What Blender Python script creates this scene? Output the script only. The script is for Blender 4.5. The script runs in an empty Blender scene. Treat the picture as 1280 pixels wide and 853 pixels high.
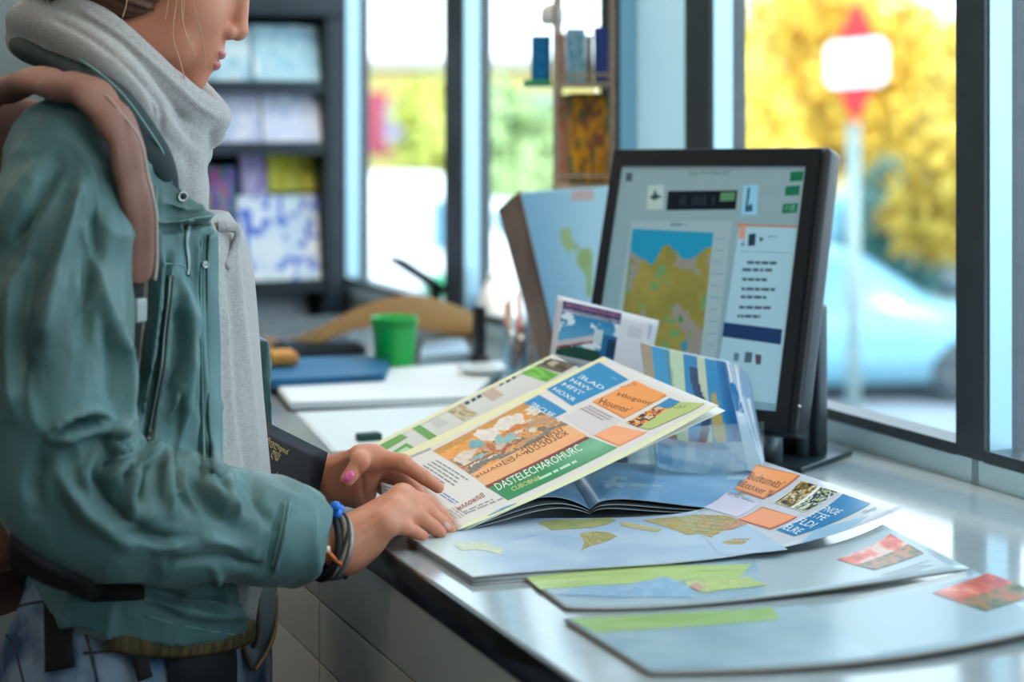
import bpy, math, random
import numpy as np
from mathutils import Vector, Matrix
from mathutils.bvhtree import BVHTree
from mathutils.geometry import tessellate_polygon

random.seed(7)
RNG = np.random.default_rng(7)
SC = bpy.context.scene
COL = SC.collection
PI = math.pi

# ------------------------------------------------------------------ space
FPX, CX, HOR, CAMH = 2133.0, 640.0, 150.0, 1.42      # 60 mm lens on a 1280 px wide frame, level camera at 1.42 m
TOP = 0.96                                            # counter top height
NX, NY = 0.9162, 0.4008                               # room axis a: across the counter towards the windows
UX, UY = -0.4008, 0.9162                              # room axis b: along the counter


def W(px, py, Y):
    return np.array([(px - CX) * Y / FPX, Y, CAMH - (py - HOR) * Y / FPX])


def onz(px, py, z):
    Y = FPX * (CAMH - z) / (py - HOR)
    return W(px, py, Y)


def P2(p):
    p = np.asarray(p, float)
    return np.stack([CX + FPX * p[..., 0] / p[..., 1], HOR + FPX * (CAMH - p[..., 2]) / p[..., 1]], -1)


def room(a, b, z):
    return np.array([a * NX + b * UX, a * NY + b * UY, z])


def srgb(c):
    """'#rrggbb' or 0-255 triple -> linear rgb"""
    if isinstance(c, str):
        c = c.lstrip('#')
        c = [int(c[i:i + 2], 16) for i in (0, 2, 4)]
    out = []
    for v in c[:3]:
        v = v / 255.0
        out.append(v / 12.92 if v <= 0.04045 else ((v + 0.055) / 1.055) ** 2.4)
    return tuple(out)


# ------------------------------------------------------------------ numpy noise
def _hash(ix, iy, iz=0, s=0):
    ix = np.asarray(ix, np.int64); iy = np.asarray(iy, np.int64); iz = np.asarray(iz, np.int64)
    h = (ix * 374761393 + iy * 668265263 + iz * 2147483647 + s * 974711) & 0xFFFFFFFF
    h = ((h ^ (h >> 13)) * 1274126177) & 0xFFFFFFFF
    h = (h ^ (h >> 16)) & 0xFFFFFFFF
    return h / 4294967295.0


def vnoise2(x, y, s=0):
    xi = np.floor(x); yi = np.floor(y)
    fx = x - xi; fy = y - yi
    fx = fx * fx * (3 - 2 * fx); fy = fy * fy * (3 - 2 * fy)
    a = _hash(xi, yi, 0, s); b = _hash(xi + 1, yi, 0, s); c = _hash(xi, yi + 1, 0, s); d = _hash(xi + 1, yi + 1, 0, s)
    return (a * (1 - fx) + b * fx) * (1 - fy) + (c * (1 - fx) + d * fx) * fy


def fbm2(x, y, o=4, s=0):
    t = 0; amp = 0.5; n = 0
    for k in range(o):
        t = t + amp * vnoise2(x * 2 ** k, y * 2 ** k, s + k); n += amp; amp *= 0.5
    return t / n


def vnoise3(p, s=0):
    i = np.floor(p); f = p - i; f = f * f * (3 - 2 * f)
    r = 0
    for dx in (0, 1):
        for dy in (0, 1):
            for dz in (0, 1):
                w = (f[..., 0] if dx else 1 - f[..., 0]) * (f[..., 1] if dy else 1 - f[..., 1]) * (f[..., 2] if dz else 1 - f[..., 2])
                r = r + w * _hash(i[..., 0] + dx, i[..., 1] + dy, i[..., 2] + dz, s)
    return r


# ------------------------------------------------------------------ materials
MATS = {}


def mat(name, col=(0.5, 0.5, 0.5), rough=0.5, metal=0.0, spec=0.5, bump=None, noise=None, attr=False, emit=0.0, coat=0.0, sheen=0.0,
        sss=0.0, ior=1.45, trans=0.0, alpha=1.0):
    """Principled material.  noise=(scale, colour2, contrast[, stretch]); bump=(kind, scale, strength)"""
    if name in MATS:
        return MATS[name]
    m = bpy.data.materials.new(name); m.use_nodes = True
    nt = m.node_tree; N = nt.nodes; L = nt.links
    b = N['Principled BSDF']
    b.inputs['Roughness'].default_value = rough; b.inputs['Metallic'].default_value = metal
    b.inputs['Specular IOR Level'].default_value = spec; b.inputs['IOR'].default_value = ior
    b.inputs['Base Color'].default_value = (*col, 1)
    b.inputs['Coat Weight'].default_value = coat; b.inputs['Coat Roughness'].default_value = 0.08
    b.inputs['Sheen Weight'].default_value = sheen; b.inputs['Sheen Roughness'].default_value = 0.4
    b.inputs['Transmission Weight'].default_value = trans
    if sss:
        b.inputs['Subsurface Weight'].default_value = sss
        b.inputs['Subsurface Radius'].default_value = (0.012, 0.005, 0.003)
        b.inputs['Subsurface Scale'].default_value = 0.6
    tc = N.new('ShaderNodeTexCoord')
    colsock = None
    if attr:
        a = N.new('ShaderNodeAttribute'); a.attribute_name = 'Col'; colsock = a.outputs['Color']
    if noise:
        sc, c2, con = noise[:3]
        mp = N.new('ShaderNodeMapping'); L.new(tc.outputs['Object'], mp.inputs['Vector'])
        if len(noise) > 3:
            mp.inputs['Scale'].default_value = noise[3]
        t = N.new('ShaderNodeTexNoise'); t.inputs['Scale'].default_value = sc; t.inputs['Detail'].default_value = 6
        L.new(mp.outputs[0], t.inputs['Vector'])
        r = N.new('ShaderNodeValToRGB')
        r.color_ramp.elements[0].position = 0.5 - con; r.color_ramp.elements[1].position = 0.5 + con
        L.new(t.outputs['Fac'], r.inputs['Fac'])
        mx = N.new('ShaderNodeMix'); mx.data_type = 'RGBA'
        L.new(r.outputs['Color'], mx.inputs['Factor'])
        if colsock is not None:
            L.new(colsock, mx.inputs['A'])
        else:
            mx.inputs['A'].default_value = (*col, 1)
        mx.inputs['B'].default_value = (*c2, 1)
        colsock = mx.outputs['Result']
    if colsock is not None:
        L.new(colsock, b.inputs['Base Color'])
    if emit:
        b.inputs['Emission Strength'].default_value = emit
        if colsock is not None:
            L.new(colsock, b.inputs['Emission Color'])
        else:
            b.inputs['Emission Color'].default_value = (*col, 1)
    if bump:
        kind, sc, st = bump
        mp = N.new('ShaderNodeMapping'); L.new(tc.outputs['Object'], mp.inputs['Vector'])
        if kind == 'knit':
            w1 = N.new('ShaderNodeTexVoronoi'); w1.inputs['Scale'].default_value = sc
            L.new(mp.outputs[0], w1.inputs['Vector']); h = w1.outputs['Distance']
        elif kind == 'weave':
            w1 = N.new('ShaderNodeTexWave'); w1.inputs['Scale'].default_value = sc; w1.inputs['Distortion'].default_value = 1.5
            w1.bands_direction = 'DIAGONAL'; L.new(mp.outputs[0], w1.inputs['Vector']); h = w1.outputs['Fac']
        else:
            w1 = N.new('ShaderNodeTexNoise'); w1.inputs['Scale'].default_value = sc; w1.inputs['Detail'].default_value = 5
            L.new(mp.outputs[0], w1.inputs['Vector']); h = w1.outputs['Fac']
        bp = N.new('ShaderNodeBump'); bp.inputs['Strength'].default_value = st; bp.inputs['Distance'].default_value = 0.002
        L.new(h, bp.inputs['Height']); L.new(bp.outputs[0], b.inputs['Normal'])
    MATS[name] = m
    return m


def glass_mat(name, tint=(1, 1, 1), f0=0.04):
    if name in MATS:
        return MATS[name]
    m = bpy.data.materials.new(name); m.use_nodes = True
    nt = m.node_tree; N = nt.nodes; L = nt.links
    N.remove(N['Principled BSDF'])
    t = N.new('ShaderNodeBsdfTransparent'); t.inputs['Color'].default_value = (*tint, 1)
    g = N.new('ShaderNodeBsdfGlossy'); g.inputs['Roughness'].default_value = 0.02
    mx = N.new('ShaderNodeMixShader'); mx.inputs['Fac'].default_value = f0
    L.new(t.outputs[0], mx.inputs[1]); L.new(g.outputs[0], mx.inputs[2])
    L.new(mx.outputs[0], N['Material Output'].inputs['Surface'])
    MATS[name] = m
    return m


def translucent_mat(name, col):
    m = bpy.data.materials.new(name); m.use_nodes = True
    nt = m.node_tree; N = nt.nodes; L = nt.links
    N.remove(N['Principled BSDF'])
    t = N.new('ShaderNodeBsdfTranslucent'); t.inputs['Color'].default_value = (*col, 1)
    g = N.new('ShaderNodeBsdfDiffuse'); g.inputs['Color'].default_value = (*col, 1)
    mx = N.new('ShaderNodeMixShader'); mx.inputs['Fac'].default_value = 0.35
    L.new(t.outputs[0], mx.inputs[1]); L.new(g.outputs[0], mx.inputs[2])
    L.new(mx.outputs[0], N['Material Output'].inputs['Surface'])
    MATS[name] = m
    return m


# ------------------------------------------------------------------ objects
def props(o, label=None, cat=None, group=None, kind=None):
    if label: o['label'] = label
    if cat: o['category'] = cat
    if group: o['group'] = group
    if kind: o['kind'] = kind
    return o


def thing(name, loc, label, cat, group=None):
    o = bpy.data.objects.new(name, None); COL.objects.link(o)
    o.empty_display_size = 0.05
    o.location = Vector([float(v) for v in loc])
    return props(o, label, cat, group)


def wloc(o):
    v = Vector((0, 0, 0))
    while o is not None:
        v = v + o.location; o = o.parent
    return np.array(v)


def mesh(name, V, F, m=None, parent=None, smooth=True, fmat=None, fcol=None, loc=None, label=None):
    """world-space verts V, faces F -> one linked mesh object (a child of parent, or top level with its origin at loc)"""
    V = np.asarray(V, float).reshape(-1, 3)
    if parent is not None:
        org = wloc(parent)
    elif loc is not None:
        org = np.asarray(loc, float)
    else:
        org = np.array([V[:, 0].mean(), V[:, 1].mean(), V[:, 2].min()])
    me = bpy.data.meshes.new(name)
    me.from_pydata((V - org).tolist(), [], F if isinstance(F, list) else F.tolist())
    ms = m if isinstance(m, (list, tuple)) else [m]
    for k in ms:
        if k is not None: me.materials.append(k)
    n = len(me.polygons)
    if smooth is True:
        me.polygons.foreach_set('use_smooth', np.ones(n, bool))
    elif smooth is not False:
        me.polygons.foreach_set('use_smooth', np.asarray(smooth, bool))
    if fmat is not None:
        me.polygons.foreach_set('material_index', np.asarray(fmat, np.int32))
    if fcol is not None:
        at = me.color_attributes.new('Col', 'FLOAT_COLOR', 'CORNER')
        tot = np.empty(n, np.int32); me.polygons.foreach_get('loop_total', tot)
        c = np.repeat(np.asarray(fcol, np.float32), tot, axis=0)
        c = np.concatenate([c, np.ones((len(c), 1), np.float32)], 1)
        at.data.foreach_set('color', c.ravel())
    me.update()
    o = bpy.data.objects.new(name, me); COL.objects.link(o)
    if parent is not None:
        o.parent = parent
    else:
        o.location = Vector(org.tolist())
    if label: o['label'] = label
    return o


class MB:
    """collects shapes for ONE mesh object"""
    def __init__(self):
        self.V = []; self.F = []; self.C = []; self.S = []; self.n = 0

    def add(self, V, F, col=None, smooth=False):
        V = np.asarray(V, float).reshape(-1, 3)
        self.V.append(V)
        for f in F:
            self.F.append([int(i) + self.n for i in f]); self.C.append(col or (0.5, 0.5, 0.5)); self.S.append(smooth)
        self.n += len(V)
        return self

    def hull8(self, p, col=None):
        """8 corners: bottom ring 0-3, top ring 4-7"""
        return self.add(p, [(3, 2, 1, 0), (4, 5, 6, 7), (0, 1, 5, 4), (1, 2, 6, 5), (2, 3, 7, 6), (3, 0, 4, 7)], col)

    def box(self, c, s, ax=None, col=None, bev=0.0):
        """centre c, full sizes s, ax = 3 axes (rows)"""
        ax = np.eye(3) if ax is None else np.asarray(ax, float)
        c = np.asarray(c, float); h = np.asarray(s, float) / 2
        if bev <= 0:
            sg = [(-1, -1, -1), (1, -1, -1), (1, 1, -1), (-1, 1, -1), (-1, -1, 1), (1, -1, 1), (1, 1, 1), (-1, 1, 1)]
            return self.hull8([c + (np.array(q) * h) @ ax for q in sg], col)
        import bmesh
        bm = bmesh.new(); bmesh.ops.create_cube(bm, size=1.0)
        for v in bm.verts:
            v.co = Vector((v.co.x * s[0], v.co.y * s[1], v.co.z * s[2]))
        bmesh.ops.bevel(bm, geom=bm.edges[:], offset=min(bev, min(s) * 0.45), segments=3, profile=0.6, affect='EDGES')
        bm.verts.index_update()
        V = np.array([v.co[:] for v in bm.verts]) @ ax + c
        F = [[v.index for v in f.verts] for f in bm.faces]
        bm.free()
        return self.add(V, F, col, True)

    def tube(self, pts, r, n=10, col=None, cap=True, closed=False, flat=None):
        """round tube along pts; r scalar or list; flat=(vector, ratio) squashes the section along a vector"""
        pts = np.asarray(pts, float); m = len(pts)
        r = np.full(m, r) if np.isscalar(r) else np.asarray(r, float)
        V = []
        up = np.array([0, 0, 1.0])
        prev = None
        for i in range(m):
            a = pts[(i - 1) % m] if (closed or i > 0) else pts[i]
            b = pts[(i + 1) % m] if (closed or i < m - 1) else pts[i]
            t = b - a; t = t / (np.linalg.norm(t) + 1e-12)
            if prev is None:
                e = np.cross(t, up)
                if np.linalg.norm(e) < 1e-3: e = np.cross(t, [1, 0, 0])
            else:
                e = prev - t * np.dot(prev, t)
            e = e / (np.linalg.norm(e) + 1e-12); prev = e
            f = np.cross(t, e)
            for k in range(n):
                th = 2 * PI * k / n
                d = math.cos(th) * e + math.sin(th) * f
                if flat is not None:
                    fv = flat[0][i] if np.ndim(flat[0]) == 2 else np.asarray(flat[0], float)
                    fv = fv / np.linalg.norm(fv)
                    d = d - fv * np.dot(d, fv) * (1 - flat[1])
                V.append(pts[i] + r[i] * d)
        F = []
        mm = m if closed else m - 1
        for i in range(mm):
            for k in range(n):
                j = (i + 1) % m
                F.append((i * n + k, i * n + (k + 1) % n, j * n + (k + 1) % n, j * n + k))
        if cap and not closed:
            F.append(tuple(range(n - 1, -1, -1))); F.append(tuple((m - 1) * n + k for k in range(n)))
        return self.add(V, F, col, True)

    def lathe(self, c, prof, n=32, col=None, ax=None):
        """profile [(r, z)] turned about z (or the third row of ax) at c"""
        ax = np.eye(3) if ax is None else np.asarray(ax, float)
        V = []
        for (r, z) in prof:
            for k in range(n):
                th = 2 * PI * k / n
                V.append(np.array([r * math.cos(th), r * math.sin(th), z]) @ ax + np.asarray(c, float))
        F = []
        for i in range(len(prof) - 1):
            for k in range(n):
                F.append((i * n + k, i * n + (k + 1) % n, (i + 1) * n + (k + 1) % n, (i + 1) * n + k))
        if prof[0][0] > 1e-5: F.append(tuple(range(n - 1, -1, -1)))
        if prof[-1][0] > 1e-5: F.append(tuple((len(prof) - 1) * n + k for k in range(n)))
        return self.add(V, F, col, True)

    def build(self, name, m, parent=None, loc=None, label=None, smooth=None):
        V = np.concatenate(self.V)
        return mesh(name, V, self.F, m, parent, self.S if smooth is None else smooth, None, self.C, loc, label)


RAX = np.array([[NX, NY, 0], [UX, UY, 0], [0, 0, 1.0]])      # the room's axes as rows: a, b, z


def rbox(mb, a0, a1, b0, b1, z0, z1, col=None, bev=0.0):
    return mb.box(room((a0 + a1) / 2, (b0 + b1) / 2, (z0 + z1) / 2), (a1 - a0, b1 - b0, z1 - z0), RAX, col, bev)


def axes(yaw, pitch=0.0, roll=0.0):
    """rows: right, forward(depth), up for an object turned by yaw about z, then pitched about right, then rolled"""
    m = Matrix.Rotation(yaw, 3, 'Z') @ Matrix.Rotation(pitch, 3, 'X') @ Matrix.Rotation(roll, 3, 'Y')
    return np.array(m.transposed())


def smooth_path(pts, k=6, closed=False):
    """Catmull-Rom through pts"""
    p = np.asarray(pts, float); n = len(p); out = []
    rng = range(n if closed else n - 1)
    for i in rng:
        if closed:
            a, b, c, d = p[(i - 1) % n], p[i], p[(i + 1) % n], p[(i + 2) % n]
        else:
            a, b, c, d = p[max(i - 1, 0)], p[i], p[i + 1], p[min(i + 2, n - 1)]
        for t in np.linspace(0, 1, k, endpoint=False):
            out.append(0.5 * ((2 * b) + (-a + c) * t + (2 * a - 5 * b + 4 * c - d) * t * t + (-a + 3 * b - 3 * c + d) * t ** 3))
    if not closed: out.append(p[-1])
    return np.array(out)


# ------------------------------------------------------------------ SDF modelling
class Field:
    def __init__(self, lo, hi, h):
        self.lo = np.asarray(lo, float); self.h = h
        self.n = np.ceil((np.asarray(hi, float) - self.lo) / h).astype(int) + 1
        self.ax = [self.lo[i] + h * np.arange(self.n[i]) for i in range(3)]
        self.d = np.full(self.n, 0.5, np.float32)

    def sub(self, lo, hi):
        sl = []
        for i in range(3):
            a = int(max(0, math.floor((lo[i] - self.lo[i]) / self.h))); b = int(min(self.n[i], math.ceil((hi[i] - self.lo[i]) / self.h) + 1))
            if b <= a: return None, None
            sl.append(slice(a, b))
        g = np.meshgrid(self.ax[0][sl[0]], self.ax[1][sl[1]], self.ax[2][sl[2]], indexing='ij', sparse=True)
        return tuple(sl), g

    def merge(self, sl, v, k, op='add'):
        a = self.d[sl]
        v = v.astype(np.float32)
        if op == 'add':
            if k <= 0: self.d[sl] = np.minimum(a, v)
            else:
                h = np.clip(0.5 + 0.5 * (a - v) / k, 0, 1); self.d[sl] = a * (1 - h) + v * h - k * h * (1 - h)
        else:                                   # carve
            if k <= 0: self.d[sl] = np.maximum(a, -v)
            else:
                h = np.clip(0.5 - 0.5 * (a + v) / k, 0, 1); self.d[sl] = a * (1 - h) - v * h + k * h * (1 - h)

    def cone(self, a, b, ra, rb, k=0.01, op='add', flat=None):
        """tapered capsule; flat=(axis vector, ratio<1) makes the section thinner along that vector"""
        a = np.asarray(a, float); b = np.asarray(b, float)
        R = max(ra, rb) + k + 0.02
        sl, g = self.sub(np.minimum(a, b) - R, np.maximum(a, b) + R)
        if sl is None: return self
        ab = b - a; L2 = float(ab @ ab) + 1e-12
        q = [g[i] - a[i] for i in range(3)]
        t = np.clip((q[0] * ab[0] + q[1] * ab[1] + q[2] * ab[2]) / L2, 0, 1)
        e = [q[i] - t * ab[i] for i in range(3)]
        if flat is not None:
            f = np.asarray(flat[0], float); f = f / np.linalg.norm(f)
            s = e[0] * f[0] + e[1] * f[1] + e[2] * f[2]
            e = [e[i] + f[i] * s * (1 / flat[1] - 1) for i in range(3)]
        v = np.sqrt(e[0] ** 2 + e[1] ** 2 + e[2] ** 2) - (ra + (rb - ra) * t)
        self.merge(sl, v, k, op)
        return self

    def chain(self, pts, rs, k=0.01, op='add', flat=None):
        for i in range(len(pts) - 1):
            self.cone(pts[i], pts[i + 1], rs[i], rs[i + 1], k, op, flat)
        return self

    def ell(self, c, r, ax=None, k=0.01, op='add'):
        c = np.asarray(c, float); r = np.asarray(r, float)
        ax = np.eye(3) if ax is None else np.asarray(ax, float)
        R = float(r.max()) + k + 0.02
        sl, g = self.sub(c - R, c + R)
        if sl is None: return self
        q = [g[i] - c[i] for i in range(3)]
        l = [(q[0] * ax[i][0] + q[1] * ax[i][1] + q[2] * ax[i][2]) / r[i] for i in range(3)]
        l2 = np.sqrt(l[0] ** 2 + l[1] ** 2 + l[2] ** 2)
        g2 = np.sqrt((l[0] / r[0]) ** 2 + (l[1] / r[1]) ** 2 + (l[2] / r[2]) ** 2) + 1e-9
        self.merge(sl, l2 * (l2 - 1) / g2, k, op)
        return self

    def surface(self):
        """naive surface nets -> verts, quads"""
        d = self.d; ins = d < 0
        c = np.zeros(np.array(d.shape) - 1, np.int8)
        for i in (0, 1):
            for j in (0, 1):
                for k in (0, 1):
                    c += ins[i:ins.shape[0] - 1 + i, j:ins.shape[1] - 1 + j, k:ins.shape[2] - 1 + k]
        act = (c > 0) & (c < 8)
        idx = np.argwhere(act)
        vid = np.full(act.shape, -1, np.int32); vid[tuple(idx.T)] = np.arange(len(idx))
        acc = np.zeros((len(idx), 3)); cnt = np.zeros(len(idx))
        cor = [(0, 0, 0), (1, 0, 0), (0, 1, 0), (1, 1, 0), (0, 0, 1), (1, 0, 1), (0, 1, 1), (1, 1, 1)]
        val = [d[idx[:, 0] + o[0], idx[:, 1] + o[1], idx[:, 2] + o[2]].astype(float) for o in cor]
        for a in range(8):
            for b in range(a + 1, 8):
                df = np.abs(np.subtract(cor[a], cor[b]))
                if df.sum() != 1: continue
                s = (val[a] < 0) != (val[b] < 0)
                t = np.where(s, val[a] / np.where(s, val[a] - val[b], 1), 0)
                p = np.asarray(cor[a])[None] + t[:, None] * (np.asarray(cor[b]) - np.asarray(cor[a]))[None]
                acc += np.where(s[:, None], p, 0); cnt += s
        V = self.lo + (idx + acc / np.maximum(cnt, 1)[:, None]) * self.h
        Q = []
        for ax in range(3):
            o1, o2 = [(1, 2), (2, 0), (0, 1)][ax]
            A = [slice(None)] * 3; B = [slice(None)] * 3
            A[ax] = slice(0, -1); B[ax] = slice(1, None)
            e = ins[tuple(A)] != ins[tuple(B)]
            ii = np.argwhere(e)
            ok = (ii[:, o1] > 0) & (ii[:, o2] > 0) & (ii[:, o1] < d.shape[o1] - 1) & (ii[:, o2] < d.shape[o2] - 1)
            ii = ii[ok]
            def cell(s1, s2):
                j = ii.copy(); j[:, o1] -= s1; j[:, o2] -= s2
                return vid[j[:, 0], j[:, 1], j[:, 2]]
            q = np.stack([cell(1, 1), cell(0, 1), cell(0, 0), cell(1, 0)], 1)
            fl = ~ins[tuple(A)][e][ok]
            q[fl] = q[fl][:, ::-1]
            Q.append(q)
        Q = np.concatenate(Q)
        return V, Q[(Q >= 0).all(1)]


def vnormals(V, Q):
    Q = np.asarray(Q)
    n = np.zeros_like(V)
    fn = np.cross(V[Q[:, 2]] - V[Q[:, 0]], V[Q[:, 3 % Q.shape[1]]] - V[Q[:, 1]])
    for k in range(Q.shape[1]):
        np.add.at(n, Q[:, k], fn)
    return n / (np.linalg.norm(n, axis=1, keepdims=True) + 1e-12)


def relax(V, Q, it=1, lam=0.5):
    for _ in range(it):
        s = np.zeros_like(V); c = np.zeros(len(V))
        for k in range(4):
            a, b = Q[:, k], Q[:, (k + 1) % 4]
            np.add.at(s, a, V[b]); np.add.at(c, a, 1); np.add.at(s, b, V[a]); np.add.at(c, b, 1)
        V = V + lam * (s / np.maximum(c, 1)[:, None] - V)
    return V


def seg_dist(P, poly):
    """distance of 2D points P to a polyline"""
    best = np.full(len(P), 1e9)
    for a, b in zip(poly[:-1], poly[1:]):
        a = np.asarray(a, float); b = np.asarray(b, float); ab = b - a
        t = np.clip(((P - a) @ ab) / (ab @ ab + 1e-9), 0, 1)
        best = np.minimum(best, np.linalg.norm(P - a - t[:, None] * ab, axis=1))
    return best


def fold(V, Q, folds):
    """push creases and ridges into cloth: each fold = (polyline seen from the front of the scene, width px, height m)"""
    n = vnormals(V, Q); p = P2(V)
    view = V - np.array([0, 0, CAMH]); view /= np.linalg.norm(view, axis=1, keepdims=True)
    face = np.clip(-(n * view).sum(1) * 3 + 0.3, 0, 1)
    disp = np.zeros(len(V))
    for poly, w, a in folds:
        pl = smooth_path(poly, 5) if len(poly) > 2 else np.asarray(poly, float)
        lo, hi = pl.min(0) - 4 * w, pl.max(0) + 4 * w
        m = (p >= lo).all(1) & (p <= hi).all(1)
        d = seg_dist(p[m], pl)
        # taper at the ends
        e = np.minimum(np.linalg.norm(p[m] - pl[0], axis=1), np.linalg.norm(p[m] - pl[-1], axis=1))
        disp[m] += a * np.exp(-(d / w) ** 2) * np.clip(0.25 + e / (4 * w), 0, 1)
    return V + n * (disp * face)[:, None]


# ------------------------------------------------------------------ printed sheets
_TXT = {}


def text_mesh(s):
    if s in _TXT: return _TXT[s]
    c = bpy.data.curves.new('t', 'FONT'); c.body = s; c.resolution_u = 2
    o = bpy.data.objects.new('t', c); COL.objects.link(o)
    dg = bpy.context.evaluated_depsgraph_get()
    me = o.evaluated_get(dg).to_mesh()
    me.calc_loop_triangles()
    V = np.array([v.co[:2] for v in me.vertices]); T = [tuple(t.vertices) for t in me.loop_triangles]
    o.evaluated_get(dg).to_mesh_clear()
    bpy.data.objects.remove(o); bpy.data.curves.remove(c)
    V = V - V.min(0)
    mx = V.max(0)
    _TXT[s] = (V / mx, T)
    return _TXT[s]


def lag(ts, t):
    """Lagrange basis"""
    out = []
    for i in range(len(ts)):
        b = 1
        for j in range(len(ts)):
            if j != i: b = b * (t - ts[j]) / (ts[i] - ts[j])
        out.append(b)
    return out


class Sheet:
    """a curved sheet of paper: control net G[i][j] (i along u, j along v) of world points, printed on its front"""
    def __init__(self, G, us=None, vs=None, flip=False):
        self.G = np.asarray(G, float)
        self.us = us or list(np.linspace(0, 1, self.G.shape[0])); self.vs = vs or list(np.linspace(0, 1, self.G.shape[1]))
        self.V = []; self.F = []; self.C = []; self.n = 0
        self.sg = 1.0
        nrm = self.nrm(np.array([0.5]), np.array([0.5]))[0]
        c = self.S(np.array([0.5]), np.array([0.5]))[0]
        if (nrm @ (np.array([0, 0, CAMH]) - c)) < 0: self.sg = -1.0
        if flip: self.sg = -self.sg
        self.off = 0.00025

    def S(self, u, v):
        u = np.asarray(u, float); v = np.asarray(v, float)
        bu = lag(self.us, u); bv = lag(self.vs, v)
        r = 0
        for i in range(len(bu)):
            for j in range(len(bv)):
                r = r + (bu[i] * bv[j])[..., None] * self.G[i, j]
        return r

    def nrm(self, u, v):
        e = 1e-3
        n = np.cross(self.S(u + e, v) - self.S(u - e, v), self.S(u, v + e) - self.S(u, v - e))
        return self.sg * n / (np.linalg.norm(n, axis=-1, keepdims=True) + 1e-12) if hasattr(self, 'sg') else n

    def uv(self, pts):
        """the (u, v) under traced points"""
        pts = np.asarray(pts, float).reshape(-1, 2)
        u = np.full(len(pts), 0.5); v = np.full(len(pts), 0.5); e = 1e-3
        for _ in range(14):
            f = P2(self.S(u, v)) - pts
            ju = (P2(self.S(u + e, v)) - P2(self.S(u - e, v))) / (2 * e)
            jv = (P2(self.S(u, v + e)) - P2(self.S(u, v - e))) / (2 * e)
            det = ju[:, 0] * jv[:, 1] - ju[:, 1] * jv[:, 0]
            det = np.where(np.abs(det) < 1e-6, 1e-6, det)
            du = (f[:, 0] * jv[:, 1] - f[:, 1] * jv[:, 0]) / det
            dv = (ju[:, 0] * f[:, 1] - ju[:, 1] * f[:, 0]) / det
            u = u - np.clip(du, -.3, .3); v = v - np.clip(dv, -.3, .3)
        return u, v

    def _push(self, u, v, F, cols, layer):
        P = self.S(u, v) + self.nrm(u, v) * (self.off * layer)
        self.V.append(P)
        for f, c in zip(F, cols):
            self.F.append([int(i) + self.n for i in f]); self.C.append(c)
        self.n += len(P)

    def paper(self, col, back=None, nu=24, nv=18, thick=0.0006, edge=None):
        uu, vv = np.meshgrid(np.linspace(0, 1, nu + 1), np.linspace(0, 1, nv + 1), indexing='ij')
        u, v = uu.ravel(), vv.ravel()
        q = []
        for i in range(nu):
            for j in range(nv):
                a = i * (nv + 1) + j; q.append((a, a + nv + 1, a + nv + 2, a + 1))
        self._push(u, v, q, [col] * len(q), 0)
        k = self.n
        self._push(u, v, [f[::-1] for f in q], [back or col] * len(q), -thick / self.off)
        ring = [i * (nv + 1) for i in range(nu)] + [nu * (nv + 1) + j for j in range(nv)] + [i * (nv + 1) + nv for i in range(nu, 0, -1)] + [j for j in range(nv, 0, -1)]
        b = k - (nu + 1) * (nv + 1)
        for x, y in zip(ring, ring[1:] + ring[:1]):
            self.F.append([x + b, x + k, y + k, y + b]); self.C.append(edge or col)
        return self

    def quad_uv(self, Q, col, n=6, m=6, layer=1, fn=None):
        """Q = 4 (u,v) corners, counted round; fn(s,t)->rgb array for pictures"""
        Q = np.asarray(Q, float)
        ss, tt = np.meshgrid(np.linspace(0, 1, n + 1), np.linspace(0, 1, m + 1), indexing='ij')
        s, t = ss.ravel()[:, None], tt.ravel()[:, None]
        uv = Q[0] * (1 - s) * (1 - t) + Q[1] * s * (1 - t) + Q[2] * s * t + Q[3] * (1 - s) * t
        F = []; C = []
        if fn is not None:
            sc, tcc = np.meshgrid((np.arange(n) + .5) / n, (np.arange(m) + .5) / m, indexing='ij')
            cc = fn(sc, tcc)
        for i in range(n):
            for j in range(m):
                a = i * (m + 1) + j; F.append((a, a + m + 1, a + m + 2, a + 1)); C.append(tuple(cc[i, j]) if fn is not None else col)
        self._push(uv[:, 0], uv[:, 1], F, C, layer)
        return self

    def quad(self, pts, col=None, n=6, m=6, layer=1, fn=None):
        u, v = self.uv(pts)
        return self.quad_uv(np.stack([u, v], 1), col, n, m, layer, fn)

    def poly(self, pts, col, layer=1):
        u, v = self.uv(pts)
        T = tessellate_polygon([[Vector((a, b, 0)) for a, b in zip(u, v)]])
        self._push(u, v, T, [col] * len(T), layer)
        return self

    def land(self, pts, cols, layer=2, n=44, m=22, sc=5.0, seed=3):
        """a printed area with the traced outline pts, its colours mottled"""
        u, v = self.uv(pts); lo = (u.min(), v.min()); du = (u.max() - lo[0]) / n; dv = (v.max() - lo[1]) / m
        cs = [np.array(srgb(c)) for c in cols]
        for i in range(n):
            for j in range(m):
                x, y = lo[0] + (i + .5) * du, lo[1] + (j + .5) * dv
                ins = False
                for k in range(len(u)):
                    a, b = k, (k + 1) % len(u)
                    if (v[a] > y) != (v[b] > y) and x < (u[b] - u[a]) * (y - v[a]) / (v[b] - v[a]) + u[a]: ins = not ins
                if not ins: continue
                q = float(fbm2(np.array(i / n * sc * 2), np.array(j / m * sc), 4, seed)); q = min(max((q - .28) / .44, 0), .999)
                self.quad_uv([(lo[0] + i * du, lo[1] + j * dv), (lo[0] + (i + 1) * du, lo[1] + j * dv), (lo[0] + (i + 1) * du, lo[1] + (j + 1) * dv), (lo[0] + i * du, lo[1] + (j + 1) * dv)], tuple(cs[int(q * len(cs))]), 1, 1, layer)
        return self

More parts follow.
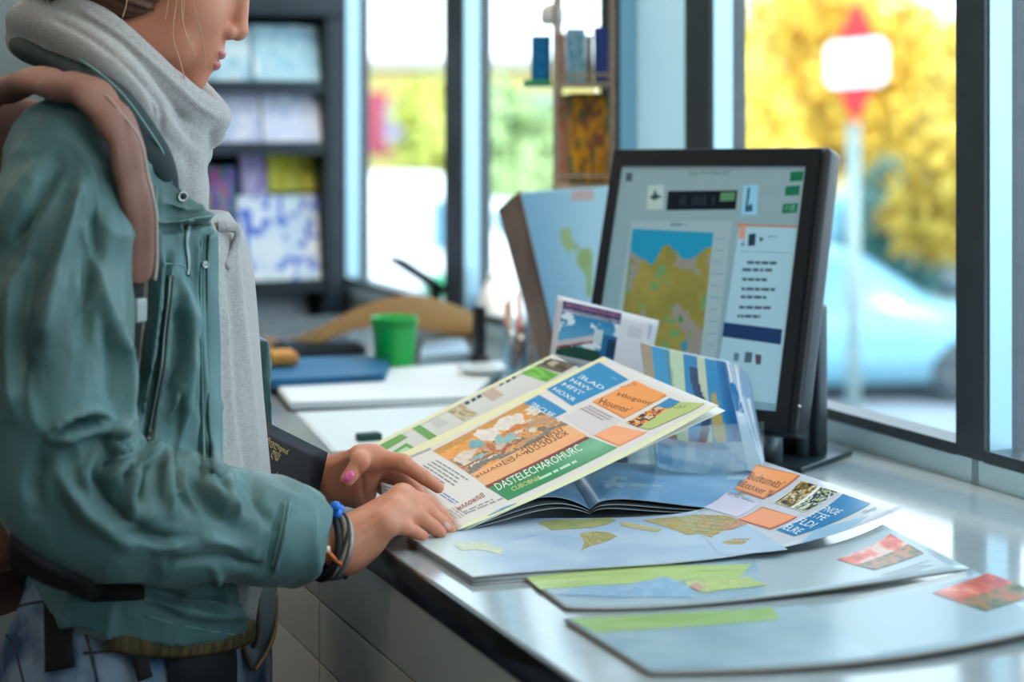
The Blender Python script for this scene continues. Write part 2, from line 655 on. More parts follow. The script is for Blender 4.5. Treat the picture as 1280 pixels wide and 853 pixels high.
    def text(self, s, pts, col, layer=2):
        """pts: lower-left, lower-right, upper-left corner of the line of text"""
        V, T = text_mesh(s)
        u, v = self.uv(pts)
        o = np.array([u[0], v[0]]); x = np.array([u[1], v[1]]) - o; y = np.array([u[2], v[2]]) - o
        q = o + V[:, :1] * x + V[:, 1:] * y
        self._push(q[:, 0], q[:, 1], T, [col] * len(T), layer)
        return self

    def lines(self, pts, rows, col, layer=1, seed=1, fill=0.55, word=0.09):
        """rows of fine print as small word-length marks in the quad pts (lower-left, lower-right, upper-right, upper-left)"""
        r = random.Random(seed)
        u, v = self.uv(pts); Q = np.stack([u, v], 1)
        for k in range(rows):
            t0 = (rows - 1 - k + 0.5 - fill / 2) / rows; t1 = t0 + fill / rows
            s = 0.0; end = r.uniform(0.72, 1.0)
            while s < end - 0.02:
                e = min(end, s + word * r.uniform(0.5, 1.6))
                c = [Q[0] * (1 - a) * (1 - t) + Q[1] * a * (1 - t) + Q[2] * a * t + Q[3] * (1 - a) * t for a, t in ((s, t0), (e, t0), (e, t1), (s, t1))]
                self.quad_uv(c, col, 1, 1, layer)
                s = e + word * 0.22
        return self

    def build(self, name, m, parent=None, loc=None, label=None):
        return mesh(name, np.concatenate(self.V), self.F, m, parent, True, None, self.C, loc, label)
# ================================================================== setting
m_wall = mat('painted_wall', srgb('#8fa0a2'), 0.8, noise=(3, srgb('#85979a'), 0.3))
m_floor = mat('floor_tile', srgb('#4d4a47'), 0.35, noise=(6, srgb('#57544f'), 0.2))
m_ceil = mat('ceiling_paint', srgb('#d8d6d0'), 0.9)
m_frame = mat('window_frame_dark', srgb('#3c464d'), 0.4, noise=(40, srgb('#353e45'), 0.2))
m_lit_side = mat('window_reveal_aluminium', srgb('#9cc3d6'), 0.28, metal=0.6)  # post sides facing the daylight: sky light put into this pale blue
m_glass = glass_mat('window_glass')

def struct(name, mb, m, parent=None, loc=None):
    o = mb.build(name, m, parent, loc)
    if parent is None: o['kind'] = 'structure'
    return o

struct('floor', rbox(MB(), -2.6, 1.5, -3.1, 4.85, -0.1, 0.0), m_floor)
struct('ceiling', rbox(MB(), -2.6, 1.5, -3.1, 4.85, 2.9, 3.0), m_ceil)
struct('wall_rear', rbox(MB(), -2.6, 1.5, 4.75, 4.85, 0, 2.9), m_wall)
struct('wall_left', rbox(MB(), -2.6, -2.5, -3.1, 4.75, 0, 2.9), m_wall)
struct('wall_front', rbox(MB(), -2.5, 1.5, -3.1, -3.0, 0, 2.9), m_wall)
wr = MB()
rbox(wr, 1.402, 1.5, -3.0, 4.75, 0, 0.955)
rbox(wr, 1.39, 1.5, -3.0, 4.75, 2.7, 2.9)
struct('wall_right', wr, m_wall)

# windows: (b0, b1 of the opening, b0, b1 of the post on its far side)
POSTS = [(-2.95, -2.87), (-1.75, -1.69), (-0.55, -0.49), (0.62, 0.68), (1.723, 1.781), (2.402, 2.486), (2.734, 2.80), (3.476, 3.582), (4.308, 4.391), (4.69, 4.75)]
m_blind = translucent_mat('frosted_panel', srgb('#d2dfe0'))
m_sillf = mat('window_sill_profile', srgb('#b9dbe8'), 0.3)
for i in range(len(POSTS) - 1):
    b0, b1 = POSTS[i][1], POSTS[i + 1][0]
    w = bpy.data.objects.new('window_%d' % (i + 1), None); COL.objects.link(w)
    w.location = Vector(room(1.42, (b0 + b1) / 2, 0.96).tolist()); w['kind'] = 'structure'
    f = MB()
    rbox(f, 1.400, 1.445, POSTS[i][0] if i == 0 else b0 - 0.001, b1, 0.99, 1.005)
    rbox(f, 1.400, 1.47, b0 - 0.001, b1, 2.64, 2.70)
    p0, p1 = POSTS[i + 1]
    rbox(f, 1.400, 1.436, p0, p1, 0.99, 2.70, bev=0.004)
    rbox(f, 1.436, 1.475, p0 + 0.012, p1, 0.99, 2.70)
    if i == 0: rbox(f, 1.400, 1.47, POSTS[0][0], POSTS[0][1], 0.99, 2.70)
    f.build('window_frame', m_frame, w, smooth=False)
    s = MB(); rbox(s, 1.4005, 1.46, b0 - 0.05, p1 - 0.03, 0.957, 0.991, bev=0.003)
    s.build('window_sill', m_sillf, w)
    r = MB(); rbox(r, 1.406, 1.44, p0 - 0.004, p0 + 0.001, 1.004, 2.64)
    r.build('post_reveal', m_lit_side, w, smooth=False)
    g = MB(); rbox(g, 1.441, 1.447, b0 - 0.005, b1 + 0.006, 1.0, 2.65)
    if i == 5:
        o = g.build('pane', m_blind, w, smooth=False)
    else:
        g.build('pane', m_glass, w, smooth=False)

# ------------------------------------------------------------------ outside
GZ = -1.2
m_ground = mat('pavement_light', srgb('#a0a5ac'), 0.85, noise=(0.6, srgb('#8b98a2'), 0.25))
g = MB()
def gp(a, b, z=GZ): return room(a, b, z)
g.hull8([gp(1.6, -30, GZ - .3), gp(90, -30, GZ - .3), gp(90, 120, GZ - .3), gp(1.6, 120, GZ - .3), gp(1.6, -30), gp(90, -30), gp(90, 120), gp(1.6, 120)])
struct('ground_outside', g, m_ground)

m_bark = mat('tree_bark', srgb('#5b4a36'), 0.9, noise=(8, srgb('#3f3327'), 0.2))
LEAF = {}
def leaf_mat(k, c, c2):
    return mat('leaves_' + k, srgb(c), 0.6, noise=(0.9, srgb(c2), 0.12))

def tree(px, Y, h, crown, c, c2, key, label, n=4200, leaf=0.15, group='autumn trees outside the windows', seed=0):
    base = np.array([(px - CX) * Y / FPX, Y, GZ])
    t = thing('autumn_tree', base, label, 'tree', group)
    r = np.random.default_rng(seed)
    k = MB()
    top = base + [r.normal(0, .2), r.normal(0, .2), h * .75]
    k.tube(smooth_path([base, base + [0.05, 0, h * .3], top], 4), np.linspace(.16, .05, 9), 8)
    blobs = []
    for i in range(11):
        ph = 2 * PI * r.random(); q = r.random()
        cc = base + [math.cos(ph) * crown * .62 * q, math.sin(ph) * crown * .62 * q, h * (.36 + .46 * r.random())]
        blobs.append((cc, crown * (.36 + .24 * r.random())))
        k.tube([base + (top - base) * (.35 + .05 * i), cc], [.05, .015], 5)
    k.build('trunk', m_bark, t)
    V = []; F = []
    for i in range(n):
        cc, rr = blobs[i % len(blobs)]
        d = r.normal(size=3); d /= np.linalg.norm(d)
        p = cc + d * rr * (r.random() ** .45)
        a = r.normal(size=3); a /= np.linalg.norm(a); b_ = np.cross(a, d); b_ /= np.linalg.norm(b_) + 1e-9
        s = leaf * (.6 + .8 * r.random())
        j = len(V)
        V += [p - a * s, p + b_ * s * .5, p + a * s, p - b_ * s * .5]; F.append((j, j + 1, j + 2, j + 3))
    mesh('crown', V, F, leaf_mat(key, c, c2), t, False)
    return t

tree(930, 19.5, 4.0, 1.25, '#f7da62', '#f2cd4c', 'gold', 'golden autumn tree directly behind the monitor top edge, outside', seed=1, n=3600)
tree(1070, 29, 5.2, 1.95, '#f3c94a', '#eab93c', 'amber', 'deep amber autumn tree straight behind the road sign, outside', seed=2, n=6000)
tree(1230, 20, 4.0, 1.25, '#f1cf58', '#e3c250', 'ochre', 'ochre autumn tree behind the thick window post, outside', seed=3, n=3600)
tree(1335, 16.6, 3.6, 1.05, '#e9cf74', '#d9bc62', 'straw', 'straw-yellow autumn tree at the far right window edge, outside', seed=4, n=2600)
tree(1005, 36, 5.8, 3.3, '#f7dd80', '#f3d46c', 'lemon', 'tall lemon-yellow autumn tree farther behind the road sign', seed=5, n=8000)
tree(1195, 45, 5.8, 3.3, '#f3d878', '#e9cb5c', 'pale_gold', 'pale golden autumn tree far behind the thick window post', seed=15, n=7000)
tree(560, 36, 3.4, 1.7, '#d8d46a', '#bfc65a', 'lime', 'yellow-green tree seen left of the second dark window post', seed=6)
tree(655, 29.5, 3.3, 1.2, '#b9cf92', '#a5c082', 'sage', 'pale green slim tree outside behind the book rack', seed=7)
# low dark shrub under the amber tree
def shrub(px, Y, w, h, c, label, seed):
    base = np.array([(px - CX) * Y / FPX, Y, GZ])
    t = thing('shrub', base, label, 'shrub')
    r = np.random.default_rng(seed); V = []; F = []
    for i in range(1200):
        d = r.normal(size=3); d /= np.linalg.norm(d)
        p = base + np.array([0, 0, h * .5]) + d * np.array([w, w, h * .5]) * (r.random() ** .4)
        a = r.normal(size=3); a /= np.linalg.norm(a); b_ = np.cross(a, d); b_ /= np.linalg.norm(b_) + 1e-9
        s = .09; j = len(V)
        V += [p - a * s, p + b_ * s * .6, p + a * s, p - b_ * s * .6]; F.append((j, j + 1, j + 2, j + 3))
    mesh('foliage', V, F, mat('shrub_' + label[:9].replace(' ', '_'), srgb(c), .7), t, False)
    k = MB(); k.tube([base, base + [0, 0, h * .6]], .04, 6); k.build('stem', m_bark, t)
shrub(1122, 22.6, .75, 2.2, '#3f7a72', 'dark teal-green shrub behind the light blue parked car', 11)
shrub(548, 15, .35, 1.25, '#2f9a6c', 'small bright green shrub beside the white van outside', 12)

# ------------------------------------------------------------------ cars outside
m_tyre = mat('tyre_rubber', srgb('#3c4a50'), 0.8)
m_rim = mat('wheel_rim', srgb('#a9b9c0'), 0.3, metal=0.7)
m_cglass = mat('car_window_glass', srgb('#5f8ea2'), 0.05, spec=0.8)
m_lamp = mat('car_lamp', srgb('#eef6fa'), 0.1, spec=0.8)

def car(px, Y, yaw, col, label, kind='hatch', name='car', L=4.1):
    """px: where the middle of the near side stands"""
    base = np.array([(px - CX) * Y / FPX, Y, GZ])
    t = thing(name, base, label, 'car' if kind != 'van' else 'van')
    A = axes(yaw)
    fx, sd = A[0], A[1]
    mp = mat('car_paint_' + col.strip('#'), srgb(col), 0.25, spec=0.6, coat=0.6)
    if kind == 'van':
        st = [(-.50, .35, .9, 1.80, .80, .74), (-.47, .25, 1.0, 1.95, .86, .80), (.10, .25, 1.0, 1.95, .86, .80), (.25, .25, 1.0, 1.85, .86, .76), (.37, .25, 1.0, 1.2, .86, .74), (.47, .28, .85, .92, .82, .72), (.50, .4, .7, .74, .72, .66)]
    else:
        st = [(-.50, .35, .62, .80, .72, .66), (-.47, .25, .85, 1.15, .80, .66), (-.36, .22, .88, 1.38, .84, .62), (-.08, .2, .88, 1.45, .86, .62), (.06, .2, .87, 1.40, .86, .62), (.24, .2, .86, .93, .86, .70), (.40, .22, .78, .84, .84, .70), (.48, .28, .64, .70, .78, .66), (.50, .36, .56, .60, .68, .60)]
    mb = MB(); V = []
    for (x, z0, z1, z2, w1, w2) in st:
        for (w, z) in ((w1 * .92, z0), (w1, (z0 + z1) / 2), (w1 * .98, z1), (w2, z2), (0, z2 + .025), (-w2, z2), (-w1 * .98, z1), (-w1, (z0 + z1) / 2), (-w1 * .92, z0)):
            V.append(base + fx * (x * L) + sd * w + np.array([0, 0, z]))
    F = []
    for i in range(len(st) - 1):
        for k in range(8): F.append((i * 9 + k, i * 9 + k + 1, (i + 1) * 9 + k + 1, (i + 1) * 9 + k))
        F.append((i * 9 + 8, i * 9, (i + 1) * 9, (i + 1) * 9 + 8))
    F.append(tuple(range(8, -1, -1))); F.append(tuple((len(st) - 1) * 9 + k for k in range(9)))
    mb.add(V, F, None, True); mb.build('body', mp, t)
    def P(x, s, z): return base + fx * (x * L) + sd * s + np.array([0, 0, z])
    for sgn in (-1, 1):
        if kind == 'van':
            w = MB(); w.hull8([P(.12, sgn * .83, 1.1), P(.30, sgn * .84, 1.1), P(.30, sgn * .88, 1.1), P(.12, sgn * .88, 1.1), P(.12, sgn * .78, 1.7), P(.24, sgn * .78, 1.6), P(.24, sgn * .83, 1.6), P(.12, sgn * .83, 1.7)]); w.build('side_window', m_cglass, t, smooth=False)
        else:
            for xa, xb, xc, xd in ((-.40, -.17, -.18, -.33), (-.15, .16, .04, -.16)):
                w = MB(); w.hull8([P(xa, sgn * .82, .9), P(xb, sgn * .82, .9), P(xb, sgn * .856, .9), P(xa, sgn * .856, .9), P(xd, sgn * .63, 1.33), P(xc, sgn * .63, 1.33), P(xc, sgn * .67, 1.33), P(xd, sgn * .67, 1.33)])
                w.build('side_window', m_cglass, t, smooth=False)
        for x in (-.31, .31):
            k = MB(); ax = np.array([fx, [0, 0, 1], sd])
            c = P(x, sgn * .76, .31)
            k.lathe(c, [(.19, -.10), (.29, -.11), (.315, -.06), (.315, .06), (.29, .11), (.19, .10)], 28, ax=ax)
            wo = k.build('wheel', m_tyre, t)
            k = MB(); k.lathe(c, [(.0, -.085), (.06, -.10), (.19, -.085), (.19, .085), (.06, .10), (.0, .085)], 20, ax=ax); k.build('hub_cap', m_rim, wo)
        k = MB(); k.box(P(.475, sgn * .58, .66), (.10, .26, .11), np.array([fx, sd, [0, 0, 1]]), bev=.03); k.build('headlamp', m_lamp, t)
    w = MB()
    if kind == 'van':
        w.hull8([P(.365, -.66, 1.22), P(.365, .66, 1.22), P(.38, .66, 1.22), P(.38, -.66, 1.22), P(.262, -.66, 1.78), P(.262, .66, 1.78), P(.275, .66, 1.8), P(.275, -.66, 1.8)])
    else:
        w.hull8([P(.232, -.64, .95), P(.232, .64, .95), P(.25, .64, .95), P(.25, -.64, .95), P(.075, -.56, 1.36), P(.075, .56, 1.36), P(.088, .56, 1.385), P(.088, -.56, 1.385)])
    w.build('windscreen', m_cglass, t, smooth=False)
    return t

car(1008, 16.4, 0.10, '#7ab2c6', 'pale blue car in front, its front wheel showing beside the monitor')
car(1085, 25, -0.05, '#64a6c2', 'sky blue car parked farther back, roof level with monitor top')
car(1378, 23.2, 0.1, '#eef4f8', 'white car seen through the rightmost window pane')
car(506, 21, 0.0, '#f4f8fa', 'white van parked outside behind the green cup', 'van', 'van', 3.2)
car(640, 25, 0.0, '#eceaf2', 'off-white car outside, behind the tilted map board')

# ------------------------------------------------------------------ road sign
sb = np.array([(1067 - CX) * 14 / FPX, 14, GZ])
t = thing('road_sign', sb, 'red diamond road sign with white centre band on grey pole', 'road sign')
k = MB(); k.tube([sb, sb + [0, 0, 2.6]], .055, 12); k.build('pole', mat('galvanised_pole', srgb('#93a5a4'), .5, metal=.4), t)
def zz(py): return CAMH - (py - HOR) * 14 / FPX
def xx(px): return (px - CX) * 14 / FPX
def slab(pts, y0, y1, m, name):
    n = len(pts)
    V = [np.array([xx(p[0]), y0, zz(p[1])]) for p in pts] + [np.array([xx(p[0]), y1, zz(p[1])]) for p in pts]
    F = [tuple(range(n))[::-1], tuple(range(n, 2 * n))] + [(i, (i + 1) % n, n + (i + 1) % n, n + i) for i in range(n)]
    k = MB(); k.add(V, F); return k.build(name, m, t, smooth=False)
m_red = mat('sign_red', srgb('#d3262b'), .45)
slab([(1070, 0), (1096, 58), (1096, 98), (1067, 158), (1040, 98), (1040, 58)], 13.93, 13.95, m_red, 'diamond_panel')
slab([(1030, 62), (1036, 54), (1098, 48), (1106, 58), (1106, 98), (1098, 106), (1038, 110), (1030, 102)], 13.90, 13.925, mat('sign_white', srgb('#f4fafa'), .4), 'centre_band')

# ------------------------------------------------------------------ building across the street
bc = np.array([(500 - CX) * 42 / FPX, 42, GZ])
t = thing('building', bc, 'cream yellow building across the street with a dark red sign', 'building')
k = MB(); k.box(bc + [0.2, 2, 1.95], (9.5, 4, 3.9)); k.build('wall', mat('cream_render', srgb('#c4b26e'), .85, noise=(.5, srgb('#b5a768'), .3)), t, smooth=False)
k = MB(); k.box(bc + [0.2, 2, 4.02], (9.9, 4.4, .3), bev=.05); k.build('roof', mat('roof_grey', srgb('#b9b8ac'), .8), t)
k = MB(); k.box(bc + [-.3, -.06, 2.0 + .55], (.95, .12, 1.5), bev=.02); s_ = k.build('sign_board', mat('dull_red_board', srgb('#a83a52'), .6), t)
k = MB(); k.box(bc + [-.15, -.13, 2.5], (.5, .03, 1.0), bev=.01); k.build('sign_panel', mat('grey_violet_panel', srgb('#9a8fa8'), .6), s_)
for i, x in enumerate((-3.6, -1.9, 1.5, 3.3)):
    k = MB(); k.box(bc + [x, -.02, 2.6], (1.0, .1, 1.4)); f_ = k.build('window', mat('shop_window', srgb('#9fb6a8'), .15), t, smooth=False)
# ================================================================== service counter
A0 = 0.6045
m_top = mat('worktop_polished_dark', srgb('#949fa3'), 0.13, spec=0.9, ior=1.75, noise=(60, srgb('#9ca7ab'), 0.2))
k = MB(); rbox(k, A0 + 0.004, 1.3995, -0.8, 3.85, TOP - 0.032, TOP, bev=0.003)
wt = k.build('worktop', m_top); props(wt, 'long polished grey worktop with a dark front edge running along the windows', 'worktop')
k = MB(); rbox(k, A0, A0 + 0.0042, -0.8, 3.85, TOP - 0.0325, TOP - .0006, bev=.0016); k.build('front_edge', mat('worktop_edge_dark', srgb('#2a2725'), .12, spec=.6), wt)
m_cab = mat('cabinet_laminate', srgb('#d2cec6'), 0.3, noise=(5, srgb('#cbc7bf'), 0.3))
m_groove = mat('cabinet_groove', srgb('#5d5c58'), 0.6)
cb = thing('counter_cabinet', room(A0 + .4, 1.5, 0), 'pale grey counter cabinet with thin grooves under the polished worktop', 'cabinet')
# front boards separated by grooves
zs = [0.09, 0.37, 0.62, 0.765, 0.84, TOP - 0.032]
k = MB(); rbox(k, A0 + 0.05, 1.37, -0.78, 3.83, 0.0, 0.09); k.build('plinth', m_groove, cb, smooth=False)
k = MB(); rbox(k, A0 + 0.02, 1.385, -0.79, 3.84, 0.09, TOP - 0.033); k.build('carcass', m_groove, cb, smooth=False)
bs = [-0.79, 0.35, 1.05, 1.98, 2.9, 3.84]
for i in range(len(bs) - 1):
    k = MB()
    for z0, z1 in zip(zs[:-1], zs[1:]):
        rbox(k, A0 + 0.008, A0 + 0.0205, bs[i] + .0015, bs[i + 1] - .0015, z0 + .0015, z1 - .0015, bev=.001)
    k.build('front_panel', m_cab, cb)
# ================================================================== printed matter on the counter
m_print = mat('coated_printed_paper', rough=0.45, spec=0.3, attr=True)
m_gloss = mat('glossy_map_paper', rough=0.3, spec=0.3, attr=True, coat=0.12)
c_ = srgb

def lerp3(a, b, t):
    return np.asarray(a) * (1 - t[..., None]) + np.asarray(b) * t[..., None]

def blob(s, t, cs, ct, rs, rt):
    return ((s - cs) / rs) ** 2 + ((t - ct) / rt) ** 2 < 1

def mixin(c, mask, col):
    c[mask] = col
    return c

# ---------- the lifted brochure -------------------------------------------------
broch = thing('travel_brochure', W(572, 662, 1.872), 'open illustrated brochure lifted off the counter by the hands, orange and green print', 'brochure')

def food_pic(s, t):
    c = lerp3(c_('#e8a04a'), c_('#dd8f3e'), fbm2(s * 5, t * 5, 3, 2))
    c = mixin(c, (t < .28) & (s > .55) & (fbm2(s * 7, t * 9, 3, 5) > .5), c_('#d9cdbb'))
    c = mixin(c, (t < .12), c_('#c98d44'))
    s0, t0 = s, t
    s = s + .05 * (fbm2(s * 14, t * 12, 3, 71) - .5); t = t + .10 * (fbm2(s * 13, t * 11, 3, 72) - .5)
    n = fbm2(s * 16, t * 9, 3, 9)
    band = (t > .30) & (t < .66)
    c = mixin(c, band & (n > .52), c_('#b98e6c')); c = mixin(c, band & (n < .42), c_('#7d6a58'))
    c = mixin(c, band & (fbm2(s * 12, t * 12, 3, 31) > .62), c_('#d6c8b4'))
    for cs, ct, rs, rt, k in ((.13, .36, .11, .07, '#d8c9b8'), (.30, .26, .07, .07, '#6fa6ad'), (.47, .20, .10, .13, '#e0d5cc'), (.20, .52, .08, .07, '#8ab0b0'), (.52, .40, .10, .10, '#8fb0ac'), (.42, .50, .06, .06, '#c7b4a2'), (.70, .18, .16, .12, '#ded3c6'), (.36, .42, .03, .10, '#b5653d'), (.66, .33, .15, .04, '#c9793a')):
        c = mixin(c, blob(s, t, cs, ct, rs, rt), c_(k))
    c = mixin(c, (np.abs(t - .66 + .04 * np.sin(9 * s)) < .035), c_('#7b746c'))
    c = mixin(c, (np.abs(t - .55) < .02) & (s < .6), c_('#a8583a'))
    c = c * (0.82 + .36 * fbm2(s0 * 40, t0 * 26, 2, 73))[..., None]
    pe = t0 > .70
    c = np.where(pe[..., None], lerp3(c_('#f0a873'), c_('#e6b07c'), fbm2(s * 6, t * 4, 2, 4)), c)
    return c

def green_grad(s, t):
    return lerp3(c_('#2c8a55'), c_('#7cb893'), np.clip(np.abs(s - .55) * 0 + (s - .45) * 2.2, 0, 1) * (1 - np.abs(t - .4)))

def noise_pic(cols, sc=7, seed=3):
    cols = [np.array(c_(k)) for k in cols]
    def f(s, t):
        n = fbm2(s * sc, t * sc * .7, 4, seed); n = np.clip((n - .25) / .5, 0, .999) * len(cols)
        return np.array(cols)[n.astype(int)]
    return f

sh = Sheet([[W(572, 663, 1.870), W(530, 614, 1.955), W(490, 573, 2.05)], [W(738, 592, 1.945), W(684, 546, 2.035), W(624, 509, 2.125)], [W(898, 507, 2.02), W(828, 478, 2.10), W(755, 446, 2.20)]])
sh.paper(c_('#dcd6d0'), c_('#c9c6c2'), 30, 20, .0005, c_('#e8e4cc'))
sh.quad([(491, 572), (754, 446), (761, 450), (500, 578)], c_('#e6e0b4'), 24, 2, .5)
sh.quad([(574, 662), (896, 508), (886, 508), (580, 655)], c_('#dfe2b8'), 24, 2, .5)
sh.quad([(541, 564), (655, 504), (734, 545), (608, 608)], None, 90, 60, 1, food_pic)
for i, (p, q) in enumerate((((597, 599), (664, 566)), ((660, 569), (712, 543)))):
    sh.text(['sɯʌʋᴜʎw', 'ıʋɔɔʋɹɛx'][i], [p, q, (p[0] - 5, p[1] - 5)], c_('#7a4a2c'))
sh.text('ɹɐuɐʇɐɯ', [(652, 566), (706, 540), (647, 561)], c_('#6b4630'))
sh.quad([(606, 608), (733, 546), (738, 548), (610, 611)], c_('#7c3a34'), 14, 1)
sh.quad([(683, 487), (749, 453), (786, 475), (715, 508)], c_('#1b86bb'))
for s_, a, b in (('ƎLAD', (722, 472), (752, 488)), ('HAVV', (712, 477), (736, 490)), ('HFIT', (702, 482), (726, 495)), ('HOXR', (690, 488), (716, 503))):
    sh.text(s_, [a, b, (a[0] + 5, a[1] - 3.4)], c_('#eef4f4'))
sh.text('öo', [(764, 473), (770, 476), (767, 471)], c_('#7fc0dc'))
sh.quad([(653, 505), (674, 494), (709, 515), (686, 526)], c_('#1b86bb'))
sh.text('ƎBCUIF', [(661, 508), (689, 523), (667, 503.5)], c_('#eef4f4'))
sh.quad([(740, 503), (794, 476), (834, 495), (780, 524)], c_('#e8914a'))
sh.quad([(741, 502), (794, 477), (833, 494), (781, 523)], c_('#ef9a54'), layer=2)
sh.text('Hlogoor', [(770, 497), (812, 509), (774, 491)], c_('#6e4523'), 3)
sh.text('Hounor’', [(748, 505), (786, 518), (753, 498)], c_('#5f3a1c'), 3)
sh.text('~;', [(776, 487), (796, 482), (774, 484)], c_('#a4642e'), 3)
sh.quad([(782, 529), (837, 498), (851, 503), (798, 535)], None, 24, 8, 1, noise_pic(['#3b2c28', '#c96a3a', '#e7a052', '#4a3a34', '#d9b48c'], 6, 4))
sh.quad([(820, 508), (837, 498), (851, 503), (836, 511)], c_('#2d80b4'), layer=2)
sh.poly([(799, 535), (851, 503), (882, 505), (868, 513), (812, 538)], c_('#b3c379'), 3)
sh.text('Kɔʎ', [(838, 511), (856, 512), (842, 506)], c_('#5d7444'), 4)
sh.quad([(703, 521), (738, 505), (777, 526), (741, 545)], c_('#d4cccd'))
sh.lines([(724, 512), (752, 527), (772, 524), (738, 507)], 3, c_('#a79fa3'), 2, 5)
sh.quad([(742, 545), (768, 532), (809, 541), (774, 559)], c_('#ee9c6c'))
sh.quad([(744, 545), (768, 533), (807, 541), (774, 557)], c_('#f3a779'), layer=2)
sh.quad([(610, 610), (738, 547), (772, 560), (635, 626)], None, 30, 8, 1, green_grad)
sh.text('DASTELECHAROHURC', [(623, 614), (729, 563), (617, 606)], c_('#dfeee0'))
sh.text('CUBOBNИ', [(641, 615), (676, 600), (638, 610)], c_('#d9d98a'))
sh.lines([(676, 602), (738, 572), (733, 567), (672, 597)], 1, c_('#b9dcc4'), 2, 8, .5, .16)
sh.lines([(521, 585), (564, 614), (590, 601), (548, 575)], 5, c_('#7f8b8d'), 1, 6, .34, .12)
sh.text('suıɐʇɐsʋɐ', [(514, 573), (540, 563), (512, 570)], c_('#8d9ab8'))
sh.lines([(548, 619), (568, 632), (576, 629), (556, 616)], 2, c_('#7899c6'), 1, 2, .5, .3)
sh.text('wʌʌowʌıɐ', [(573, 640), (607, 621), (569, 635)], c_('#9a4444'))
sh.lines([(582, 644), (632, 624), (624, 619), (577, 640)], 2, c_('#9c9a9a'), 1, 4, .6, .2)
sh.lines([(556, 640), (575, 654), (590, 646), (570, 633)], 4, c_('#a8a4a2'), 1, 14, .4, .2)
sh.build('front_leaf', m_print, broch)
s2 = Sheet([[W(576, 665, 1.874), W(503, 576, 2.075)], [W(906, 513, 2.034), W(770, 453, 2.225)]])
s2.paper(c_('#e2dfcf'), c_('#cfccc4'), 20, 10, .0012, c_('#ece8d2')); s2.build('inner_leaf', m_print, broch)
s3 = Sheet([[W(560, 640, 1.97), W(463, 557, 2.075)], [W(800, 500, 2.16), W(691, 443, 2.26)]])
s3.paper(c_('#d3d0c8'), c_('#c4c2bc'), 24, 10, .0006, c_('#e6e2c0'))
s3.quad([(463, 557), (691, 443), (695, 445), (468, 560)], c_('#e3dfba'), 16, 1)
G_ = c_('#6da05a')
s3.quad([(467, 559), (497, 541), (510, 547), (478, 566)], G_)
s3.quad([(489, 566), (508, 554), (520, 561), (502, 571)], G_); s3.quad([(496, 566), (508, 559), (514, 562), (503, 568)], c_('#b7d0a6'), layer=2)
s3.quad([(514, 535), (524, 531), (547, 546), (537, 551)], G_)
s3.quad([(555, 512), (572, 503), (598, 518), (580, 527)], None, 16, 16, 1, noise_pic(['#b39a72', '#c9bd9d', '#a5946e'], 5, 5))
s3.quad([(536, 527), (548, 521), (562, 530), (548, 537)], c_('#c3c2ba'))
for (x, y) in ((583, 504), (591, 500), (598, 496), (625, 480), (634, 476), (641, 472)):
    s3.quad([(x - 3, y), (x + 2, y - 3), (x + 5, y), (x, y + 3)], c_('#4c5560'), 1, 1)
s3.quad([(597, 490), (612, 482), (630, 494), (616, 502)], c_('#c4a99a'))
s3.quad([(647, 466), (663, 456), (700, 468), (683, 478)], None, 16, 8, 1, noise_pic(['#5fa336', '#74b548', '#8cc25c'], 5, 6))
s3.quad([(664, 456), (681, 447), (722, 456), (702, 467)], None, 16, 10, 1, noise_pic(['#4b3d34', '#5f4e42', '#6f6a52'], 5, 7))
s3.quad([(683, 455), (692, 451), (700, 454), (690, 459)], c_('#b0a48e'), 2, 2, 2)
s3.build('back_leaf', m_print, broch)

# ---------- the open magazine whose pages curl over the map ----------------------
mag = thing('magazine', onz(738, 640, .9665), 'open blue magazine with curled pages lying on the map under the lifted brochure', 'magazine')
def sea_pic(s, t):
    n = fbm2(s * 4 + 3, t * 3, 4, 12)
    c = lerp3(c_('#5f93bd'), c_('#8fb9d6'), np.clip((n - .3) * 2.2, 0, 1))
    c = mixin(c, (fbm2(s * 5, t * 6, 3, 40) > .66), c_('#a9c4d4'))
    return c
def leaf(fr, bk, col, name, fn=None, back=None):
    g = [[a, (np.asarray(a) + np.asarray(b)) / 2 + np.array([0, 0, .002]), b] for a, b in zip(fr, bk)]
    s = Sheet(g)
    if (s.nrm(np.array([.5]), np.array([.5]))[0][2]) < 0: s.sg *= -1
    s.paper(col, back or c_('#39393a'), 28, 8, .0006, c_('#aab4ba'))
    if fn: s.quad_uv([(0.003, 0.003), (.997, 0.003), (.997, .997), (.003, .997)], None, 40, 24, 1, fn)
    return s.build(name, m_gloss, mag)
def hump(pts, dz):
    out = []
    for p, d in zip(pts, dz):
        out.append(np.asarray(p) + np.array([0, 0, d]))
    return out
LF = [onz(574, 663, .9685), W(640, 632, 1.905), W(690, 621, 1.935), onz(738, 637, .9715)]
LB = [onz(574, 663, .9685) + [-.07, .20, 0], W(640, 632, 1.905) + [-.07, .20, 0], W(690, 621, 1.935) + [-.06, .20, 0], onz(738, 637, .9715) + [-.02, .21, 0]]
RF = [onz(738, 637, .9715), W(768, 624, 1.965), W(825, 628, 1.985), onz(905, 637, .9680)]
RB = [onz(738, 637, .9715) + [-.02, .21, 0], W(768, 624, 1.965) + [0, .22, -.002], W(825, 628, 1.985) + [.04, .23, -.004], onz(905, 637, .9680) + [.09, .25, 0]]
leaf(LF, LB, c_('#7fabcb'), 'page', sea_pic); leaf(RF, RB, c_('#7fabcb'), 'page', sea_pic)
